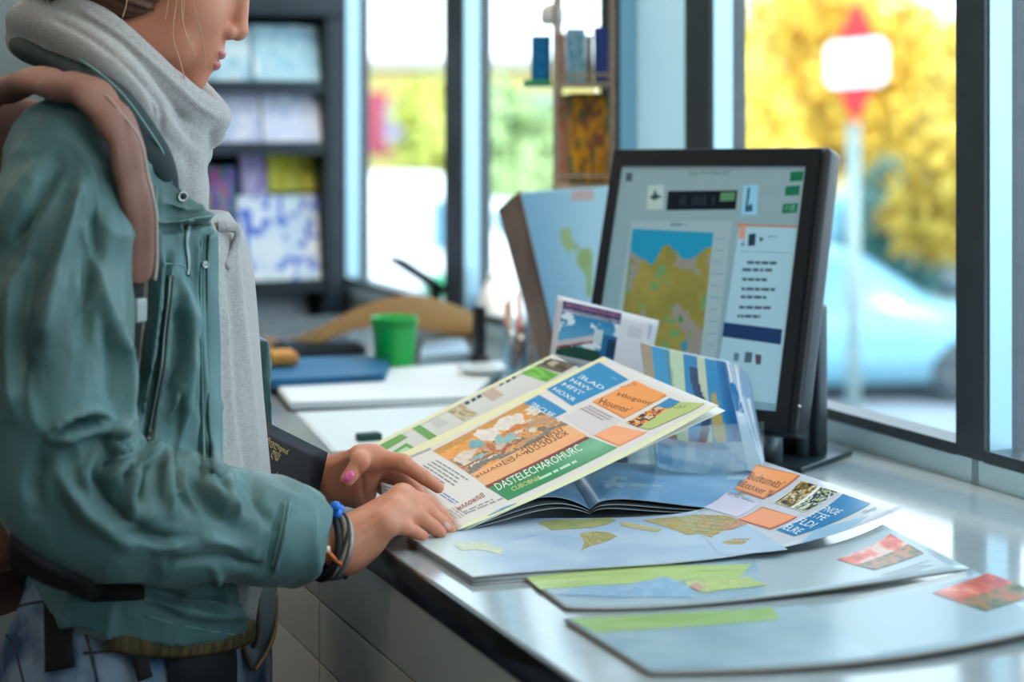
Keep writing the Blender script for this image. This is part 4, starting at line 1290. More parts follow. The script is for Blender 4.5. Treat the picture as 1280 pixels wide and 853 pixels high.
stack('card_stack', [(525, 462), (588, 456), (580, 438), (530, 438)], TOP + .0006, 6, .004, ['#b9d0e2', '#dce8f0', '#a6c2d8'], 'stack of pale blue cards right of the green cup', 'cards')
k = MB(); k.lathe(on(603, 478) + [0, 0, .0175], [(0, .001), (.028, .001), (.045, .008), (.046, .0095), (.028, .004), (0, .004)], 36); props(k.build('white_saucer', mat('white_glaze', srgb('#f2f6f7'), .12)), 'white saucer on the paper pile below the pencil pot', 'saucer')

# ================================================================== standing map board
mb0 = thing('map_board', Wz(724, 2.76, TOP), 'blue world map folder standing tilted beside the monitor, brown back showing', 'map board')
YB = 2.74
Fq = [Wz(712, YB, TOP), Wz(742, YB, TOP), W(762, 233, YB + .03), W(650, 240, YB + .03)]
bs2 = Sheet([[Fq[0], Fq[3]], [Fq[1], Fq[2]]])
bs2.paper(c_('#9ccbe2'), c_('#7a5a48'), 10, 12, .004)
def bmap(s, t):
    c = lerp3(c_('#8cc0e0'), c_('#b4ddee'), np.clip(s * 1.3 - .1, 0, 1))
    c = mixin(c, (fbm2(s * 3, t * 5, 4, 51) > .60) & (t > .1) & (t < .7) & (s > .4), c_('#a5c08a'))
    c = mixin(c, blob(s, t, .72, .33, .12, .06), c_('#9dbb7e')); c = mixin(c, blob(s, t, .78, .43, .06, .08), c_('#a5c08a'))
    c = mixin(c, (t < .06) & (s > .55) & (s < .85), c_('#c9b5b5'))
    return c
bs2.quad_uv([(.01, .99), (.99, .99), (.99, .01), (.01, .01)], None, 30, 40, 1, bmap); bs2.build('map_face', m_print, mb0)
k = MB()
k.hull8([Wz(688, YB + .06, TOP), Wz(711, YB + .004, TOP), Wz(713, YB + .006, TOP), Wz(690, YB + .07, TOP), W(622, 262, YB + .10), W(649, 240, YB + .034), W(651, 240, YB + .036), W(624, 262, YB + .11)])
k.build('back_panel', mat('brown_cover', srgb('#8a7468'), .6, noise=(9, srgb('#6d5a50'), .15)), mb0, smooth=False)
k = MB(); k.tube([Wz(711, YB + .004, TOP), W(649, 239, YB + .034)], .003, 8); k.build('spine_edge', mat('spine_red_brown', srgb('#6a3a30'), .6), mb0)

# ================================================================== narrow rack with books before the window pillar
YR = 2.99
rk = thing('book_rack', Wz(730, YR + .04, TOP), 'narrow wooden rack of small books on the counter behind the map board', 'rack')
m_wood = mat('pale_wood', srgb('#b9a794'), .6, noise=(14, srgb('#9f8b76'), .2, (1, 1, 8)))
k = MB()
for (px, dy) in ((694, 0), (766, 0), (700, .09), (764, .09)):
    c0 = Wz(px, YR + dy, TOP); k.box([c0[0], c0[1], TOP + .42], (.008, .008, .84), bev=.002)
k.build('post', m_wood, rk)
def zy(py, Y=YR): return CAMH - (py - HOR) * Y / FPX
shelf_y = [480, 360, 233, 106, -22]
for py in shelf_y:
    k = MB(); a = Wz(694, YR, 0)[0]; b = Wz(766, YR, 0)[0]
    k.box([(a + b) / 2, YR + .045, zy(py)], (b - a + .006, .10, .008), bev=.002)
    k.box([(a + b) / 2, YR + .002, zy(py) + .018], (b - a, .004, .006)); k.build('shelf', m_wood, rk)
def book(px0, px1, py0, py1, cols, seed, label, dy=.03, tilt=0.0, sc=6, name='book', group='small books on the narrow rack', cat='book', th=.014):
    a, b = Wz(px0, YR, 0)[0], Wz(px1, YR, 0)[0]; z0, z1 = zy(py1), zy(py0)
    t = thing(name, [(a + b) / 2, YR + dy, z0], label, cat, group)
    s = Sheet([[[a, YR + dy, z0], [a, YR + dy + tilt, z1]], [[b, YR + dy, z0], [b, YR + dy + tilt, z1]]])
    s.paper(c_(cols[0]), None, 2, 2, .0018, c_('#d8d2c6'))
    s.quad_uv([(.02, .98), (.98, .98), (.98, .02), (.02, .02)], None, 14, 20, 1, noise_pic(cols, sc, seed)); s.build('cover', m_print, t)
    k = MB(); e0 = (b - a) * .02; k.hull8([[a + e0, YR + dy + .002, z0], [b - e0, YR + dy + .002, z0], [b - e0, YR + dy + th, z0], [a + e0, YR + dy + th, z0], [a + e0, YR + dy + tilt + .002, z1 - .001], [b - e0, YR + dy + tilt + .002, z1 - .001], [b - e0, YR + dy + tilt + th, z1 - .001], [a + e0, YR + dy + tilt + th, z1 - .001]]); k.build('page_block', mat('page_edges', srgb('#d9d2c4'), .8), t, smooth=False)
book(664, 689, 44, 100, ['#0e6ea6', '#1278b0', '#0f639a'], 3, 'bright blue book hanging off the left side of the narrow rack', .012, .004)
book(708, 733, 34, 104, ['#6fa9c4', '#8fbcd0', '#4f8fb0'], 4, 'light blue book in the middle of the rack shelf', .02, .02)
book(743, 762, 32, 103, ['#12408c', '#173f86', '#0f3a80'], 5, 'navy blue book at the right end of the rack shelf', .02, .02)
book(696, 708, 40, 103, ['#a58274', '#b39384'], 6, 'thin rose-brown book left of the light blue book', .03, .02)
book(734, 742, 42, 103, ['#3a3634', '#4a4540'], 7, 'thin dark book between the light blue and navy books', .03, .02)
book(712, 762, 116, 230, ['#3a6a4a', '#8a5a3a', '#c98a24', '#d99a1c', '#8f6a2a', '#4f7a5a'], 8, 'book with orange flower picture on the rack under the blue books', .02, .02, 5)
book(697, 712, 118, 229, ['#b59a86', '#c06a3a', '#a5866e'], 9, 'brown and tan book left of the orange flower book', .025, .02)
book(700, 730, -85, -26, ['#8a4a5a', '#b9a26a', '#d9b05a'], 10, 'yellow and wine red book on the top rack shelf', .02, .02)
book(733, 762, -80, -26, ['#c9a24a', '#a88a4a', '#6a5a3a'], 12, 'ochre book at right on the top rack shelf', .02, .02)
k = MB(); k.box(Wz(672, YR + .02, 0) + [0, 0, zy(104)], (.05, .03, .012), bev=.004); k.build('side_clip', mat('clip_green', srgb('#2f9a6a'), .5), rk)
k = MB(); zt = zy(22); c0 = Wz(690, YR + .02, 0); k.lathe([c0[0], c0[1], zy(30)], [(0, 0), (.016, 0), (.02, .006), (.02, .026), (.012, .036), (0, .036)], 20); o_ = k.build('side_knob', mat('knob_white', srgb('#e4e4e4'), .4), rk)

# ================================================================== magazine rack at the end of the room
A_L, A_R, B_F, B_B = .70, 1.362, 4.205, 4.45
mr = thing('magazine_rack', room((A_L + A_R) / 2, 4.3, 0), 'tall dark magazine rack in the corner behind the person', 'rack')
m_rack = mat('rack_dark', srgb('#1f2b33'), .45, noise=(20, srgb('#26333b'), .2))
k = MB()
rbox(k, A_R - .045, A_R, B_F, B_B, 0, 1.70, bev=.004); rbox(k, A_L, A_L + .03, B_F, B_B, 0, 1.70, bev=.004); k.build('side_panel', m_rack, mr)
k = MB(); rbox(k, A_L + .03, A_R - .045, B_B - .01, B_B, 0, 1.70); k.build('back_panel', mat('rack_back', srgb('#37505c'), .6), mr, smooth=False)
k = MB(); rbox(k, A_L - .01, A_R + .01, B_F - .01, B_B, 1.685, 1.745, bev=.006); k.build('top_board', m_rack, mr)
rows = [1.508, 1.352, 1.0, .62, .25]
for z in rows:
    k = MB(); rbox(k, A_L + .03, A_R - .045, B_F + .01, B_B - .01, z - .012, z); rbox(k, A_L + .03, A_R - .045, B_F + .006, B_F + .012, z - .02, z + .012); k.build('shelf', m_rack, mr, smooth=False)
MAGS = [  # a0, a1, shelf z, height, colours, label
    (.98, 1.13, 1.508, .150, ['#9ec9de', '#c4e2ec', '#d8ebf2'], 'pale blue magazine on the rack top row, left of another'),
    (1.135, 1.312, 1.508, .155, ['#bfe2ee', '#a3d2e4', '#e4f2f6'], 'light blue magazine at the right end of the rack top row'),
    (.83, .97, 1.508, .145, ['#b9a9cf', '#cfc6dc', '#9fb6d6'], 'lavender magazine on the rack top row by the face'),
    (1.16, 1.315, 1.352, .140, ['#d6dcf0', '#e2e4f4', '#c4cfe8'], 'white lavender magazine at the right of the second rack row'),
    (1.04, 1.155, 1.352, .140, ['#cdd0ea', '#dfe2f0', '#bcc6e2'], 'lilac-white magazine in the middle of the second rack row'),
    (.965, 1.035, 1.352, .135, ['#3f9a5c', '#56a86c', '#5ab0b0'], 'green and teal magazine on the second rack row by the scarf'),
    (.85, .96, 1.352, .13, ['#7a8a6a', '#b07a6a', '#6a9a8a'], 'mottled olive magazine at the left of the second rack row'),
    (1.19, 1.315, 1.235, .115, ['#d8d24a', '#e2dc5c', '#cfc63c'], 'yellow magazine standing above the white one, third rack row'),
    (1.12, 1.185, 1.22, .12, ['#b9a6dc', '#d0c4e8', '#a894d4'], 'violet magazine left of the yellow one'),
    (1.10, 1.312, 1.0, .225, ['#e4ecf6', '#d2e2f4', '#5f7fd8', '#eef2fa', '#cfe6ee'], 'large white magazine with blue picture in the third rack row'),
    (1.03, 1.095, 1.0, .30, ['#3f7a6a', '#3a4a9a', '#7a6ab0', '#b0405a', '#5a9a7a'], 'multicoloured magazine beside the large white one'),
    (.93, 1.025, 1.0, .31, ['#5a8a8a', '#8a5a9a', '#c04a4a', '#4a7ab0', '#b0b060'], 'red, blue and green magazine half hidden by the jacket collar'),
    (.80, .92, 1.0, .28, ['#6a7a8a', '#8a9aa0'], 'grey magazine at the left of the third rack row'),
    (1.10, 1.30, .76, .215, ['#d2e4f6', '#e6f0fa', '#bcd6f0'], 'white-blue magazine low on the rack beside the window post'),
    (.94, 1.09, .74, .21, ['#c4daf0', '#dce8f4'], 'pale blue magazine low on the rack next to the jacket')]
for i, (a0, a1, z, h, cols, lab) in enumerate(MAGS):
    b0 = B_F + (.02 if z in rows else .016)
    if z not in rows: b0 = B_F + .075
    z0 = z + .001 if z in rows else z
    tl = .035
    t = thing('rack_magazine', room((a0 + a1) / 2, b0, z0), lab, 'magazine', 'magazines on the dark rack')
    s = Sheet([[room(a0, b0, z0), room(a0, b0 + tl, z0 + h)], [room(a1, b0, z0), room(a1, b0 + tl, z0 + h)]])
    s.paper(c_(cols[0]), None, 2, 2, .006, c_('#dfe2e6')); s.quad_uv([(.01, .99), (.99, .99), (.99, .01), (.01, .01)], None, 18, 20, 1, noise_pic(cols, 4.5, 60 + i)); s.build('cover', m_print, t)
k = MB(); rbox(k, .93, 1.0, B_F + .06, B_F + .14, 1.12 + .1, 1.34); 
k = MB(); rbox(k, 1.13, 1.31, B_F + .03, B_F + .2, 1.7455, 1.83, bev=.006)
t_ = k.build('cardboard_box', mat('cardboard', srgb('#c4a488'), .8)); props(t_, 'beige cardboard box on top of the dark magazine rack', 'box')
# ================================================================== the person
BC = np.array([-0.376, 1.85, 0.0])
BF = np.array([0.927, -0.375, 0.0]); BR = np.array([-0.375, -0.927, 0.0]); BZ = np.array([0, 0, 1.0])
def body(f, r, z): return BC + f * BF + r * BR + z * BZ
m_skin = mat('skin', srgb('#cf8f72'), 0.45, spec=.35, sss=.25, noise=(18, srgb('#c27a5e'), .3), bump=('noise', 220, .12))
per = thing('person', [BC[0], BC[1], 0], 'person in a teal denim jacket and grey cowl scarf holding an open brochure', 'person')

# ---------- body: one continuous skin surface
hyaw, hpit = math.radians(8), math.radians(22)
HFd = np.array([math.cos(hyaw) * math.cos(hpit), math.sin(hyaw) * math.cos(hpit), -math.sin(hpit)])
HUd = np.array([math.cos(hyaw) * math.sin(hpit), math.sin(hyaw) * math.sin(hpit), math.cos(hpit)])
HRd = np.cross(HFd, HUd)
HAX = np.array([HFd, HRd, HUd])
HC = W(304, 46, 1.885) - .114 * HFd + .033 * HUd
def head(f, r, u): return HC + f * HFd + r * HRd + u * HUd
fd = Field((-0.62, 1.60, 0.80), (-0.04, 2.32, 1.72), 0.0026)
# torso, neck, arms
fd.chain([body(-.01, 0, .86), body(-.01, 0, 1.0), body(-.015, 0, 1.15), body(-.02, 0, 1.28)], [.095, .085, .08, .06], .03)
SHN, SHF = W(88, 196, 1.70), body(-.085, -.10, 1.345)
fd.chain([SHN, body(-.06, .02, 1.345), SHF], [.045, .05, .040], .03)
fd.cone(body(-.05, 0, 1.33), head(-.02, 0, -.06), .052, .05, .02)
ELN, WRN = W(96, 622, 1.645), W(420, 686, 1.795)
ELF, WRF = np.array([-.43, 2.10, 1.07]), W(398, 602, 1.985)
fd.chain([SHN, ELN], [.045, .038], .02); fd.chain([ELN, (ELN + WRN) / 2, WRN], [.038, .035, .0235], .015)
fd.chain([SHF, ELF, WRF], [.045, .037, .0235], .015)
# head
fd.ell(head(-.012, 0, .045), (.096, .074, .084), HAX, .01)
fd.ell(head(.022, 0, -.025), (.072, .062, .090), HAX, .02)
fd.ell(head(.020, 0, -.078), (.062, .052, .030), HAX, .02)
fd.ell(head(.080, 0, -.098), (.016, .020, .015), HAX, .018)
for s in (-1, 1):
    fd.ell(head(.052, s * .036, -.028), (.032, .026, .034), HAX, .02)
    fd.ell(head(.020, s * .050, -.070), (.045, .012, .022), HAX, .02)
    fd.ell(head(.074, s * .028, .036), (.018, .024, .010), HAX, .012)
    fd.ell(head(.094, s * .030, .016), (.012, .017, .010), HAX, .010, 'carve')
    fd.ell(head(-.006, s * .074, -.012), (.022, .008, .032), HAX, .006)
fd.ell(head(.078, 0, -.062), (.022, .030, .032), HAX, .014)
fd.cone(head(.088, 0, .030), head(.106, 0, -.026), .0095, .0098, .010)
fd.ell(head(.1065, 0, -.030), (.0105, .0115, .0102), HAX, .006)
for s in (-1, 1): fd.ell(head(.0955, s * .0130, -.0345), (.0115, .0080, .0085), HAX, .004)
for s in (-1, 1): fd.ell(head(.101, s * .0065, -.0425), (.004, .0035, .003), HAX, .002, 'carve')
fd.ell(head(.0965, 0, -.0600), (.0075, .021, .0062), HAX, .005)
fd.ell(head(.0938, 0, -.0730), (.0078, .019, .0068), HAX, .005)
fd.ell(head(.102, 0, -.0665), (.007, .018, .0012), HAX, .002, 'carve')
# hands
def hand(wr, wrr, mcp, fingers, thumb, heel, rs=(.0120, .0094, .0081, .0068), palm_r=.0150, k=.006):
    for m_ in mcp: fd.cone(wr, m_, wrr * .82, palm_r * .92, .014)
    for a, b in zip(mcp[:-1], mcp[1:]): fd.cone(a, b, rs[0], rs[0], .010)
    for h_, r_ in heel: fd.ell(h_, (r_, r_, r_), None, .014)
    for i, (m_, f_) in enumerate(zip(mcp, fingers)):
        q = [1.0, 1.03, .98, .86][i]
        pts = [m_] + f_
        fd.cone(pts[0], pts[1], rs[0] * q, rs[1] * q * 1.05, k)
        fd.cone(pts[1], pts[2], rs[1] * q, rs[2] * q, .0025)
        fd.cone(pts[2], pts[3], rs[2] * q, rs[3] * q, .0025)
        fd.ell(pts[1], (rs[1] * q * 1.06,) * 3, None, .003)
    fd.cone(thumb[0], thumb[1], .0165, .0125, .012); fd.cone(thumb[1], thumb[2], .0120, .0105, .004); fd.cone(thumb[2], thumb[3], .0103, .0082, .003)
# right hand, palm down on the brochure edge (the nearer one)
RMC = [W(503, 622, 1.862), W(503, 629, 1.842), W(494, 641, 1.820), W(480, 655, 1.802)]
RFG = [[W(533, 629, 1.880), W(553, 646, 1.888), W(566, 661, 1.892)], [W(533, 639, 1.860), W(552, 653, 1.868), W(563, 664, 1.872)],
       [W(524, 647, 1.836), W(541, 659, 1.843), W(551, 666, 1.847)], [W(505, 659, 1.812), W(520, 666, 1.818), W(529, 670, 1.822)]]
RTH = [W(447, 666, 1.83), W(474, 657, 1.872), W(500, 655, 1.892), W(520, 659, 1.900)]
hand(WRN, .0265, RMC, RFG, RTH, [(W(440, 690, 1.80), .020), (W(462, 676, 1.806), .015)])
# left hand, index reaching over the page (the farther one)
LMC = [W(466, 573, 1.930), W(462, 577, 1.955), W(456, 585, 1.975), W(448, 595, 1.992)]
LFG = [[W(503, 579, 1.922), W(530, 597, 1.915), W(548, 610, 1.911)], [W(503, 593, 1.950), W(520, 613, 1.944), W(529, 627, 1.938)],
       [W(492, 600, 1.972), W(507, 619, 1.966), W(513, 631, 1.960)], [W(478, 608, 1.988), W(489, 623, 1.984), W(493, 633, 1.980)]]
LTH = [W(424, 594, 1.955), W(449, 571, 1.922), W(451, 577, 1.902), W(434, 600, 1.893)]
hand(WRF, .0255, LMC, LFG, LTH, [(W(424, 604, 1.965), .026), (W(446, 606, 1.955), .020), (W(452, 590, 1.945), .018), (W(452, 618, 1.965), .016)], palm_r=.016)
V, Q = fd.surface()
V = relax(V, Q, 1, .3)
V = fold(V, Q, [([(442, 660), (470, 640), (500, 621)], 3.5, .0012), ([(446, 668), (475, 648), (502, 629)], 3.5, .0012), ([(450, 678), (472, 662), (492, 642)], 3.5, .0010), ([(448, 664), (474, 644), (498, 626)], 2.5, -.0008), ([(448, 674), (474, 655), (496, 637)], 2.5, -.0008),
                ([(530, 622), (536, 634)], 2, -.0006), ([(550, 640), (557, 650)], 1.8, -.0006), ([(548, 648), (556, 657)], 1.8, -.0006), ([(500, 571), (505, 588)], 1.8, -.0009), ([(527, 588), (534, 604)], 1.8, -.0009), ([(447, 584), (452, 600), (455, 622)], 3, -.0022), ([(405, 585), (425, 578), (443, 566)], 4, .0012)])
mesh('body', V, Q, m_skin, per, loc=None)
BODY_BVH = BVHTree.FromPolygons(V.tolist(), Q.tolist())
del fd
EYE = np.array([0, 0, CAMH])
def hit(bvh, px, py):
    d = Vector((W(px, py, 1.0) - EYE).tolist()).normalized()
    r = bvh.ray_cast(Vector(EYE.tolist()), d, 6.0)
    if r[0] is None: return None, None
    return np.array(r[0]), np.array(r[1])
# lips, nails, eyes
def patch(bvh, pts, off, th, name, m, par, label=None, n=10):
    """thin raised patch with the traced outline pts lying on a surface"""
    pts = np.array(pts, float); c = pts.mean(0)
    V = []; F = []; rings = 4
    for k_ in range(rings + 1):
        s = k_ / rings
        for p in pts:
            q = c + (p - c) * s
            h, nn = hit(bvh, *q)
            if h is None: h, nn = hit(bvh, *(c + (p - c) * s * .8))
            if h is None: return None
            V.append(h + nn * (off + th * (1 - s ** 4)))
    n_ = len(pts)
    for k_ in range(rings):
        for i in range(n_): F.append((k_ * n_ + i, k_ * n_ + (i + 1) % n_, (k_ + 1) * n_ + (i + 1) % n_, (k_ + 1) * n_ + i))
    return mesh(name, V, F, m, par, True, label=label)
def ellp(cx, cy, rx, ry, ang, n=12):
    a = math.radians(ang)
    return [(cx + rx * math.cos(t) * math.cos(a) - ry * math.sin(t) * math.sin(a), cy + rx * math.cos(t) * math.sin(a) + ry * math.sin(t) * math.cos(a)) for t in np.linspace(0, 2 * PI, n + 1)[:-1]]
m_nail = mat('pink_nail_polish', srgb('#e0629c'), .18, spec=.6, coat=.6)
patch(BODY_BVH, ellp(436, 596, 8.5, 5.6, 130), .0004, .0014, 'thumb_nail', m_nail, per, 'pink painted thumb nail')
m_nat = mat('natural_nail', srgb('#dba694'), .2, spec=.5)
patch(BODY_BVH, ellp(559, 658, 6, 3.6, 50), .0001, .0005, 'finger_nail', m_nat, per)
m_lip = mat('lips', srgb('#b05a58'), .35)
for nm, c_u, ru in (('upper_lip', -.0600, .0066), ('lower_lip', -.0732, .0072)):
    f2 = Field(head(.10, 0, c_u) - .035, head(.10, 0, c_u) + .035, .0012)
    f2.ell(head(.0964 if nm == 'upper_lip' else .0956, 0, c_u), (.0082, .0215 if nm == 'upper_lip' else .0185, ru), HAX, 0)
    v_, q_ = f2.surface(); mesh(nm, v_, q_, m_lip, per)
m_eye = mat('eye_white', srgb('#e8e4de'), .15)
for s in (-1, 1):
    k = MB(); k.lathe(head(.078, s * .030, .016), [(0, -.012), (.0085, -.0085), (.012, 0), (.0085, .0085), (0, .012)], 20, ax=HAX[[1, 2, 0]]); ey = k.build('eye', m_eye, per)
    ic = head(.078, s * .030, .016); ga = HFd * .92 - HUd * .39; gx = np.array([HRd, np.cross(ga, HRd), ga])
    k = MB(); k.lathe(ic, [(.0052, .0108), (.0050, .0116), (.0022, .0121), (0, .0122)], 18, ax=gx); k.build('iris', mat('iris_brown', srgb('#4a3322'), .1), ey)
    k = MB(); lx = HUd * .93 + HFd * .36; lx = lx / np.linalg.norm(lx); la = np.array([HRd, np.cross(lx, HRd), lx])
    k.lathe(ic, [(.0130 * math.cos(t), .0130 * math.sin(t)) for t in np.linspace(-.12, PI / 2, 10)], 24, ax=la); k.build('eyelid', m_skin, per)
    k = MB(); k.tube(smooth_path([head(.094, s * .012, .038), head(.093, s * .028, .043), head(.080, s * .046, .038)], 6), [.0012] + [.0026] * 10 + [.0016, .0006], 8, flat=(HFd, .5)); k.build('eyebrow', mat('brow_brown', srgb('#4a3020'), .7), per)

# ---------- hair
m_hair = mat('brown_hair', srgb('#6a4632'), .45, spec=.4, noise=(30, srgb('#4a2f22'), .25, (1, 1, .2)), bump=('noise', 150, .5))
f2 = Field(HC - .16, HC + .16, .003)
f2.ell(head(-.020, 0, .050), (.104, .086, .094), HAX, .01)
f2.ell(head(-.055, 0, -.02), (.070, .074, .075), HAX, .03)
f2.ell(head(-.015, .066, -.008), (.040, .018, .060), HAX, .02); f2.ell(head(-.015, -.066, -.008), (.040, .018, .060), HAX, .02)
f2.ell(head(.088, 0, -.03), (.075, .085, .092), HAX, .01, 'carve')
f2.ell(head(-.125, 0, .03), (.045, .045, .042), HAX, .02)
v_, q_ = f2.surface()
n_ = vnormals(v_, q_); v_ = v_ + n_ * (.0022 * (vnoise3(v_ * np.array([90, 90, 90.]), 3) - .5))[:, None]
hl = (v_ - HC) @ HAX.T; an = np.arctan2(hl[:, 1], hl[:, 2] + .03)
v_ = v_ + n_ * (.0045 * (vnoise2(an * 22, hl[:, 0] * 9, 4) - .5) + .003 * (vnoise2(an * 55, hl[:, 0] * 14, 8) - .5))[:, None]
hair = mesh('hair', v_, q_, m_hair, per)
m_str = mat('fair_hair_strand', srgb('#c99a72'), .4)
for i, p in enumerate(([(233, -25, 1.80), (230, 5, 1.797), (229, 32, 1.796), (240, 56, 1.80), (243, 75, 1.806)], [(238, -25, 1.80), (242, 8, 1.80), (249, 32, 1.80), (254, 54, 1.806), (257, 84, 1.812)],
                       [(226, -25, 1.79), (220, 6, 1.785), (216, 45, 1.78), (225, 76, 1.782), (232, 105, 1.785), (236, 132, 1.787)], [(229, -20, 1.793), (227, 15, 1.79), (233, 45, 1.79), (245, 70, 1.80)], [(212, -20, 1.785), (209, 10, 1.78), (206, 25, 1.778)], [(160, -20, 1.77), (158, 5, 1.765), (153, 22, 1.762)])):
    k = MB(); k.tube(smooth_path([W(*q) for q in p], 6), .00055, 5); k.build('strand', m_str, hair)

# ---------- torso stacks shared by sweater and jacket
ZS = [.80, .85, .93, 1.02, 1.11, 1.20, 1.25, 1.29, 1.32, 1.36]
WS = [.165, .160, .155, .150, .150, .150, .148, .135, .100, .075]
DS = [.118, .115, .115, .112, .102, .092, .086, .080, .066, .05]
OS = [-.012, -.012, -.008, -.010, -.012, -.012, -.012, -.014, -.012, -.01]
WJ = WS[:6] + [.150, .150, .146, .135]; DJ = DS[:6] + [.088, .086, .086, .086]
def stack_sdf(fl, grow, z0, z1, k, op='add', slope=0.0, WS=WS, DS=DS):
    sl, g = fl.sub(body(0, 0, z0) - .40, body(0, 0, z1) + .40)
    z = g[2]
    w_ = np.interp(z, ZS, WS) + grow; d_ = np.interp(z, ZS, DS) + grow; o_ = np.interp(z, ZS, OS)
    f = (g[0] - BC[0]) * BF[0] + (g[1] - BC[1]) * BF[1] - o_
    r = (g[0] - BC[0]) * BR[0] + (g[1] - BC[1]) * BR[1]
    l = np.sqrt((f / d_) ** 2 + (r / w_) ** 2)
    v = (l - 1) * np.minimum(w_, d_)
    v = np.maximum(v, np.maximum(z0 + slope * np.maximum(0, -f) - .4 * slope * np.maximum(0, f - .02) - z, z - z1))
    fl.merge(sl, v, k, op)

# ---------- sweater with its wide cowl
m_knit = mat('grey_knit', srgb('#b4b3b1'), .9, spec=.2, sheen=.3, noise=(260, srgb('#9c9b9a'), .25), bump=('knit', 700, .45))
fs = Field((-0.62, 1.62, 0.84), (-0.16, 2.08, 1.43), 0.003)
stack_sdf(fs, 0.0, .905, 1.318, .02, slope=1.2)
fs.chain([body(-.06, .02, 1.345), SHF], [.056, .050], .02)
V, Q = fs.surface(); V = relax(V, Q, 2, .5)
V = fold(V, Q, [([(292, 300), (300, 380), (312, 480), (322, 580)], 5, .004), ([(285, 330), (292, 420), (300, 520), (312, 600)], 5, -.004), ([(283, 380), (286, 470), (292, 560)], 5, .003), ([(300, 620), (306, 700), (304, 780)], 6, .004)])
sw = mesh('sweater', V, Q, m_knit, per)
# the turned-out neck edge of the sweater front
k = MB(); k.tube(smooth_path([W(272, 283, 1.835), W(284, 283, 1.842), W(297, 288, 1.852), W(293, 310, 1.85), W(282, 335, 1.835)], 6), [.006] * 25, 8, flat=(BF, .6)); k.build('folded_edge', m_knit, sw)
fc = Field((-0.60, 1.66, 1.28), (-0.24, 2.08, 1.60), 0.0026)
def loop(pts, r, k, flat=None):
    p = smooth_path([W(*q) for q in pts], 5, True)
    p = np.vstack([p, p[:1]]); rr = np.full(len(p), r) if np.isscalar(r) else np.interp(np.linspace(0, 1, len(p)), np.linspace(0, 1, len(r)), r)
    fc.chain(p, rr, k, flat=flat)
L1 = [(56, -6, 1.93), (84, 12, 1.835), (128, 37, 1.785), (176, 79, 1.778), (224, 124, 1.80), (260, 146, 1.85), (262, 140, 1.93), (220, 95, 1.985), (150, 30, 2.0), (88, -8, 1.98)]
L2 = [(34, 28, 1.92), (62, 34, 1.825), (108, 60, 1.765), (152, 98, 1.748), (188, 146, 1.765), (222, 186, 1.81), (238, 185, 1.90), (200, 135, 1.98), (110, 60, 2.0), (50, 28, 1.98)]
L3 = [(34, 50, 1.92), (70, 66, 1.815), (112, 90, 1.765), (150, 126, 1.75), (178, 170, 1.762), (205, 212, 1.79), (225, 222, 1.86), (195, 170, 1.97), (110, 95, 1.99), (50, 55, 1.97)]
loop(L1, .0205, .002); loop(L2, .0235, .002); loop(L3, .0225, .003)
loop([(46, 10, 1.925), (78, 18, 1.85), (124, 44, 1.805), (172, 84, 1.795), (212, 134, 1.81), (240, 166, 1.84), (246, 165, 1.92), (210, 115, 1.98), (130, 45, 2.0), (66, 10, 1.98)], .014, .003)
fc.chain([W(232, 180, 1.835), W(232, 235, 1.83), W(238, 290, 1.83)], [.022, .022, .022], .012)
fc.chain([W(214, 115, 1.795), W(244, 137, 1.822), W(274, 152, 1.85)], [.020, .018, .010], .008)
fc.chain([W(268, 150, 1.845), W(266, 168, 1.85), W(248, 186, 1.845)], [.013, .012, .010], .006)
fc.chain([W(230, 165, 1.815), W(228, 205, 1.81), W(226, 245, 1.805), W(222, 290, 1.80)], [.022, .022, .025, .03], .012)
fc.chain([W(205, 165, 1.775), W(212, 215, 1.785), W(215, 270, 1.79)], [.016, .015, .018], .006)
# hollow it where the neck and jaw go
fc.cone(head(-.02, 0, -.04), body(-.01, 0, 1.30), .054, .05, .004, 'carve')
V, Q = fc.surface(); V = relax(V, Q, 2, .5)
V = fold(V, Q, [([(100, 12), (150, 45), (200, 88), (245, 130), (275, 148)], 4, .0025), ([(190, 110), (203, 140), (200, 168)], 4, -.004), ([(150, 75), (185, 112), (196, 150)], 4, -.003), ([(215, 135), (235, 165), (248, 180)], 5, -.004), ([(60, 20), (110, 45), (150, 75)], 5, -.003)])
mesh('cowl_scarf', V, Q, m_knit, per)

# ---------- jacket
m_jack = mat('teal_denim', srgb('#5b8486'), .44, spec=.5, sheen=.25, noise=(9, srgb('#3f5c58'), .22), bump=('weave', 330, .25))
m_jdark = mat('jacket_inside_dark', srgb('#1f2d30'), .8)
m_seam = mat('seam_thread', srgb('#6f9694'), .7)
fj = Field((-0.66, 1.50, 0.84), (-0.14, 2.36, 1.46), 0.003)
stack_sdf(fj, .014, .914, 1.37, .02, slope=.75, WS=WJ, DS=DJ)
fj.chain([body(-.02, .03, 1.375), body(-.02, .10, 1.368), W(95, 196, 1.712)], [.055, .058, .062], .03)
fj.chain([body(-.03, -.03, 1.36), SHF], [.055, .050], .03)
fj.cone(body(-.05, 0, 1.36), body(-.045, .0, 1.22), .09, .11, .03)
def px_edge(z, tgt, sgn):
    """the side position of the open front at height z that shows at column tgt"""
    w_ = np.interp(z, ZS, WJ) + .014; d_ = np.interp(z, ZS, DJ) + .014; o_ = np.interp(z, ZS, OS)
    for r in np.linspace(.95 * w_, -.3 * w_, 200):
        p = body(o_ + d_ * math.sqrt(1 - (r / w_) ** 2), r, z)
        if P2(p)[0] >= tgt: return r
    return 0.0
zz_ = np.linspace(.86, 1.40, 28)
near_px = np.interp(zz_, [.90, .93, 1.02, 1.11, 1.20, 1.28, 1.305, 1.33, 1.36], [312, 300, 284, 281, 277, 275, 271, 250, 222])
rn = np.array([px_edge(z, t, 1) for z, t in zip(zz_, near_px)])
